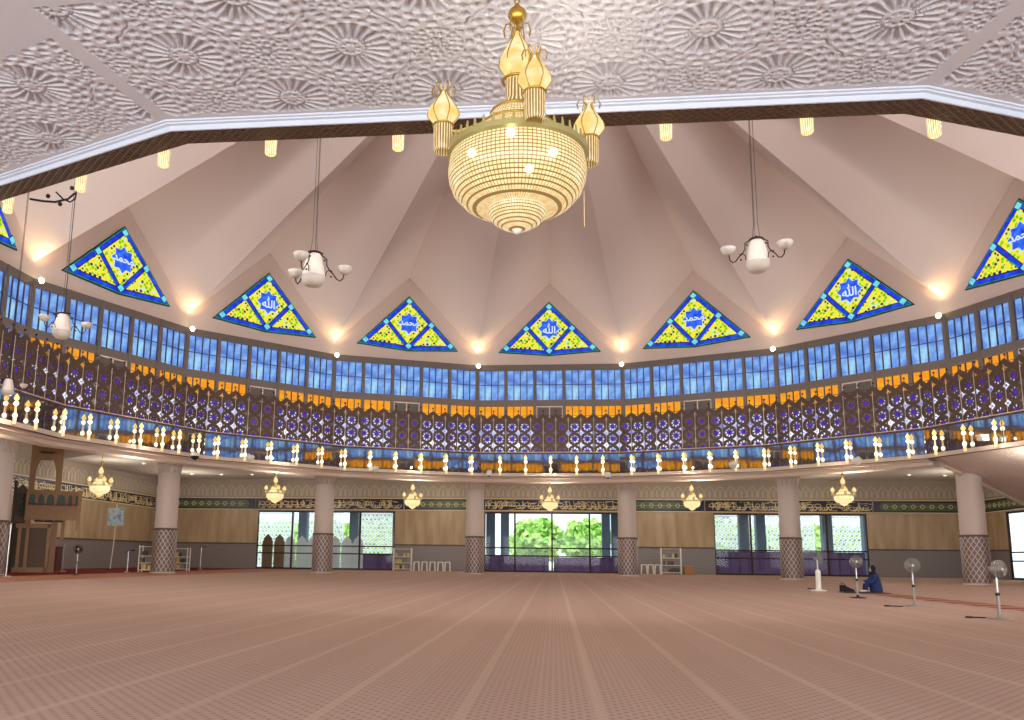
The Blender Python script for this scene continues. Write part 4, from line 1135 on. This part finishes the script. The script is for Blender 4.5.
MB().tube([(0, 0, 0), (.1, 0, zs_*.5), (s_.x-P.x, .02, zs_+.75)], .03, 6).build('pole', M['whitepl'], r); MB().lathe([(.22, 0), (.2, .03), (.03, .05)], 16).build('base', M['iron'], r)
def m_sign():
    n = NB('pale blue sign'); return n.bsdf(n.ramp(n.noise(4, 5), [(.45, lin((214, 236, 246))), (.62, lin((140, 186, 210)))]), .5)
hs = 8.2/845*(P.y-CAM.y)*1.0
MB().box(s_.x-P.x, -.03, zs_, 2*hs, .04, 2.1*hs, ry=-.03).build('sign_board', m_sign(), r)
MB().box(s_.x-P.x, -.01, zs_, 2*hs+.08, .03, 2.1*hs+.08, ry=-.03).build('sign_border', M['whitepl'], r)

def fan(label, px, py, topy, face=0, tilt=0, style='pole'):
    P = onZ(px, py, 0.0); T = onY(px, topy, P.y); h = T.z; R = h*.145; r = thing('pedestal_fan', label, 'fan', P, face)
    if style == 'tower':
        MB().lathe([(.24, 0), (.23, .03), (.1, .05), (.085, .1), (.08, h*.52), (.05, h*.56)], 20).build('column_base', M['whitepl'], r, True)
        MB().tube([(0, 0, h*.54), (0, 0, h-R)], .022, 8).build('neck', M['whitepl'], r)
    else:
        MB().lathe([(.21, 0), (.2, .02), (.04, .035), (.03, .08)], 22).build('base', M['steel'] if style == 'pole' else M['black'], r, True)
        MB().tube([(0, 0, .04), (0, 0, h*.42)], .024, 8).build('lower_pole', M['steel'], r); MB().tube([(0, 0, h*.42), (0, 0, h-R)], .017, 8).build('upper_pole', M['chrome'], r)
        MB().lathe([(.035, h*.40), (.035, h*.45)], 10).build('collar', M['black'], r)
    hd = bpy.data.objects.new('fan_head', None); C.objects.link(hd); hd.parent = r; hd.location = (0, -.0, h-R); hd.rotation_euler = (tilt, 0, 0)
    g = MB()
    for rr, y in ((R, -.05), (R, -.09), (R*.8, -.115), (R*.6, -.13), (R*.4, -.135), (R*.2, -.14)): g.torus(rr, .007, (0, y, 0), 28, 4, 'y')
    for i in range(24):
        a = i*PI/12; c_, s2 = math.cos(a), math.sin(a)
        g.tube([(R*.15*c_, -.14, R*.15*s2), (R*.6*c_, -.13, R*.6*s2), (R*c_, -.09, R*s2), (R*c_, -.05, R*s2), (R*.3*c_, .0, R*.3*s2)], .0035, 3)
    g.build('wire_cage', M['iron'] if style == 'black' else M['steel'], hd)
    MB().tube([(0, -.03, 0), (0, .12, 0)], [.05, .045], 12).build('motor', M['steel'], hd); MB().tube([(0, -.12, 0), (0, -.14, 0)], .03, 10).build('hub_cap', M['whitepl'], hd)
    bl = MB()
    for i in range(3):
        a = i*2*PI/3; pts = []
        for rr, da in ((.2, -.25), (.55, -.55), (.88, -.45), (.9, .25), (.6, .45), (.2, .3)): pts.append((R*rr*math.cos(a+da), -.08+.03*da, R*rr*math.sin(a+da)))
        bl.add(pts, [(0, 1, 2, 3, 4, 5)]); bl.add([(x, y+.004, z) for x, y, z in pts], [(5, 4, 3, 2, 1, 0)])
    bl.build('blade', M['iron'] if style == 'black' else M['blade'], hd)
fan('white fan on a thick pedestal left of the seated person, turned sideways', 819, 591, 553, 1.15, -.15, 'tower')
fan('pedestal fan on dark base directly left of the seated person', 858, 598, 555.5, -.15, 0, 'dark')
fan('chrome pedestal fan right of the seated person', 915, 606.5, 558.5, -.25, 0)
fan('chrome pedestal fan cut close to the right edge', 1000, 619.5, 560.5, .35, 0)
fan('small dark pedestal fan standing on the red carpet right of the pulpit', 76, 575.5, 545, .5, -.1, 'black')
for i, (px, py, lab) in enumerate(((890, 606.5, 'black cord and plug beside the fan right of the seated person'), (972, 618, 'black cord and plug beside the fan near the right edge'), (812, 589, 'thin cord beside the white pedestal fan'))):
    P = onZ(px-3, py, .0); q = MB(); q.tube([(0, 0, .012), (.15, .03, .012), (.27, -.03, .012), (.33, .02, .012)], .012, 5).box(0, 0, .015, .1, .05, .03); o = q.build('fan_cord', M['black']); o.location = P; tag(o, lab, 'cord')

# ------------------------------------------------------------------ seated person, bag
P = onZ(872, 592, .01)
pe = thing('person', 'person in navy robe and dark headscarf sitting on the carpet hugging the knees, facing left', 'person', P)
def loft(mb, secs, n=18):
    o = len(mb.v)
    for cx, cy_, cz, rx, ry in secs:
        for i in range(n): a = 2*PI*i/n; mb.v.append((cx+rx*math.cos(a), cy_+ry*math.sin(a), cz))
    for k in range(len(secs)-1):
        for i in range(n): j = (i+1) % n; mb.f.append((o+k*n+i, o+k*n+j, o+(k+1)*n+j, o+(k+1)*n+i))
    mb.f.append(tuple(o+i for i in range(n-1, -1, -1))); mb.f.append(tuple(o+(len(secs)-1)*n+i for i in range(n)))
    return mb
body = MB()
loft(body, [(.13, 0, 0, .17, .19), (.13, 0, .06, .18, .20), (.13, 0, .18, .165, .18), (.12, 0, .32, .14, .17), (.10, 0, .44, .125, .18), (.09, 0, .50, .10, .165), (.08, 0, .54, .06, .08), (.07, 0, .60, .045, .05)])
for sy in (-1, 1):                                   # thighs, shins under the robe, arms
    body.tube([(.12, .09*sy, .10), (0, .09*sy, .22), (-.12, .08*sy, .33)], [.10, .085, .07], 12)
    body.tube([(-.12, .08*sy, .33), (-.17, .08*sy, .18), (-.19, .08*sy, .05)], [.075, .06, .055], 12)
    body.tube([(.09, .17*sy, .47), (.02, .20*sy, .34), (-.02, .18*sy, .28)], [.055, .052, .048], 10)
    body.tube([(-.02, .18*sy, .28), (-.12, .12*sy, .27), (-.20, .05*sy, .27)], [.048, .042, .036], 10)
bo = body.build('robe', M['cloth_navy'], pe)
rm = bo.modifiers.new('r', 'REMESH'); rm.mode = 'VOXEL'; rm.voxel_size = .018; rm.use_smooth_shade = True
sm = bo.modifiers.new('s', 'SMOOTH'); sm.iterations = 4
hd = MB().ball((.045, 0, .665), .075, 16, 1.25, .95, .85).ball((-.028, 0, .655), .018, 8).ball((.0, 0, .615), .045, 10, .8)
ho = hd.build('head', M['skin'], pe, True)
fc = MB()
for sy in (-1, 1): fc.ball((-.022, .028*sy, .68), .009, 6)
fc.build('eye', M['black'], ho); MB().box(-.024, 0, .628, .012, .04, .008).build('mouth', plain('lips', (140, 80, 74), .6), ho)
sf = MB().ball((.065, 0, .675), .092, 16, 1.18, .88, .98); loft(sf, [(.10, 0, .40, .12, .16), (.09, 0, .50, .10, .14), (.07, 0, .58, .07, .085), (.07, 0, .64, .07, .08)])
sf.build('headscarf', M['cloth_black'], pe, True)
for sy in (-1, 1):
    h = MB().ball((-.225, .03*sy, .265), .03, 10, .6, 1.2, .9)
    for k in range(4): y0 = (.005+.014*k)*sy; h.tube([(-.245, y0, .272), (-.275, y0*.9, .262-.002*k), (-.285+.003*k, y0*.8, .24)], [.008, .0075, .006], 6)
    h.tube([(-.215, .05*sy, .275), (-.235, .055*sy, .295), (-.25, .045*sy, .30)], [.009, .008, .006], 6)
    h.build('hand', M['skin'], pe, True)
    MB().ball((-.24, .08*sy, .03), .045, 10, .6, 1.9, .9).build('foot', M['whitepl'], pe, True)
pe.scale = (1.04, 1.04, 1.06)
P = onZ(846, 591.5, .01); bgq = thing('handbag', 'small black bag lying on the carpet left of the seated person', 'bag', P, .2)
MB().prism([(-.16, 0), (.24, 0), (.22, .06), (.02, .14), (-.08, .2), (-.15, .19)], -.1, .1).build('bag_body', M['cloth_black'], bgq)
MB().tube([(-.12, 0, .18), (-.14, 0, .27), (-.05, 0, .24), (.0, 0, .15)], .012, 6).build('strap', M['black'], bgq)
P = onZ(864, 592.8, .01); mt = MB().box(0, 0, .006, 1.3, .7, .008); o = mt.build('prayer_mat', M['cloth_black']); o.location = (P.x, P.y, .012); tag(o, 'thin dark mat under the seated person and the bag', 'mat')

# ------------------------------------------------------------------ racks, books, stools
bk = 0
def rack(label, xy, w_, h, shelves, mat, where, boxes=0):
    global bk
    r = thing('book_rack', label, 'book rack', (xy[0], xy[1], .01)); f = MB()
    for x in (-w_/2, w_/2):
        for y in (-.18, .18): f.tube([(x, y, 0), (x, y, h)], .03, 6)
    f.build('frame_post', mat, r)
    sv = MB(); zs = [.12+i*(h-.3)/shelves for i in range(shelves+1)]
    for z in zs[:shelves]: sv.box(0, 0, z, w_, .38, .035)
    sv.build('shelf', mat, r)
    MB().tube([(-w_/2, -.18, h-.06), (w_/2, -.18, h-.06)], .018, 6).build('top_bar', mat, r)
    rnd = random.Random(int(xy[0]*10))
    for si, z in enumerate(zs[:shelves]):
        x = -w_/2+.14; n = 0
        while x < w_/2-.24 and n < 6:
            bw = rnd.uniform(.07, .15); bh = rnd.uniform(.2, .29)
            if rnd.random() < .8:
                o = MB().box(0, 0, bh/2, bw, .26, bh).box(0, -.133, bh*.7, bw*.7, .004, bh*.1).build('book', bookmats[rnd.randrange(4)]); o.location = (xy[0]+x+bw/2, xy[1]-.02, .01+z+.018)
                tag(o, 'books standing on the %s shelf of the %s' % (['lowest', 'middle', 'upper'][si], where), 'book', 'books on the %s, shelf %d' % (where, si+1)); n += 1
            x += bw+rnd.uniform(.02, .1)
bookmats = [M['book'], M['paper'], plain('dark green book', (50, 66, 52)), plain('grey book', (140, 134, 124))]
def frm(px, py): p = onZ(px, py, 0); return (p.x, p.y)
rack('white metal book rack left of the first whole column', frm(149, 572.5), 1.0, 1.35, 3, M['whitepl'], 'rack left of the first whole column')
rack('white metal book rack half hidden behind the first whole column', frm(180, 571.3), .9, 1.3, 3, M['whitepl'], 'rack half hidden behind a column')
yR = 30.9
p = onY(402.5, 560, yR); rack('book rack standing beside the row of white stools', (p.x, yR), 1.25, 1.55, 3, M['urn2'], 'rack beside the stools')
p = onY(671, 560, yR); rack('white metal book rack right of the three stools, near the entrance', (p.x, yR), 1.3, 1.75, 3, M['whitepl'], 'rack right of the entrance')
p = onY(689, 570, yR); r = thing('cardboard_box', 'brown cardboard box on the floor right of the open book rack', 'box', (p.x, yR, .0)); MB().box(0, 0, .28, .6, .45, .56).build('carton', M['cardboard'], r); MB().box(-.15, -.02, .565, .3, .45, .01).box(.15, .02, .565, .3, .45, .01).build('flap', M['paper'], r)
stl = thing('stool', '', 'stool')
MB().prism([(-.19, .60), (.19, .60), (.17, .66), (-.17, .66)], -.17, .17).build('seat', M['whitepl'], stl)
for sx in (-1, 1):
    for sy in (-1, 1): MB().tube([(.16*sx, .14*sy, .61), (.19*sx, .17*sy, 0)], [.035, .028], 6).build('leg', M['whitepl'], stl)
n_ = 0
for grp, xs_ in (('left', (416.5, 424.5, 432.5, 440.5, 447.5)), ('right', (644, 650.5, 657.5))):
    for i, px in enumerate(xs_):
        p = onY(px, 565, yR); o = stl if n_ == 0 else dup(stl); n_ += 1
        o.location = (p.x, yR, 0)
        o['label'] = 'white plastic stool, %s from the left in the row %s' % (ORD[i], 'of five beside the book rack' if grp == 'left' else 'of three right of the entrance'); o['group'] = 'white plastic stools'
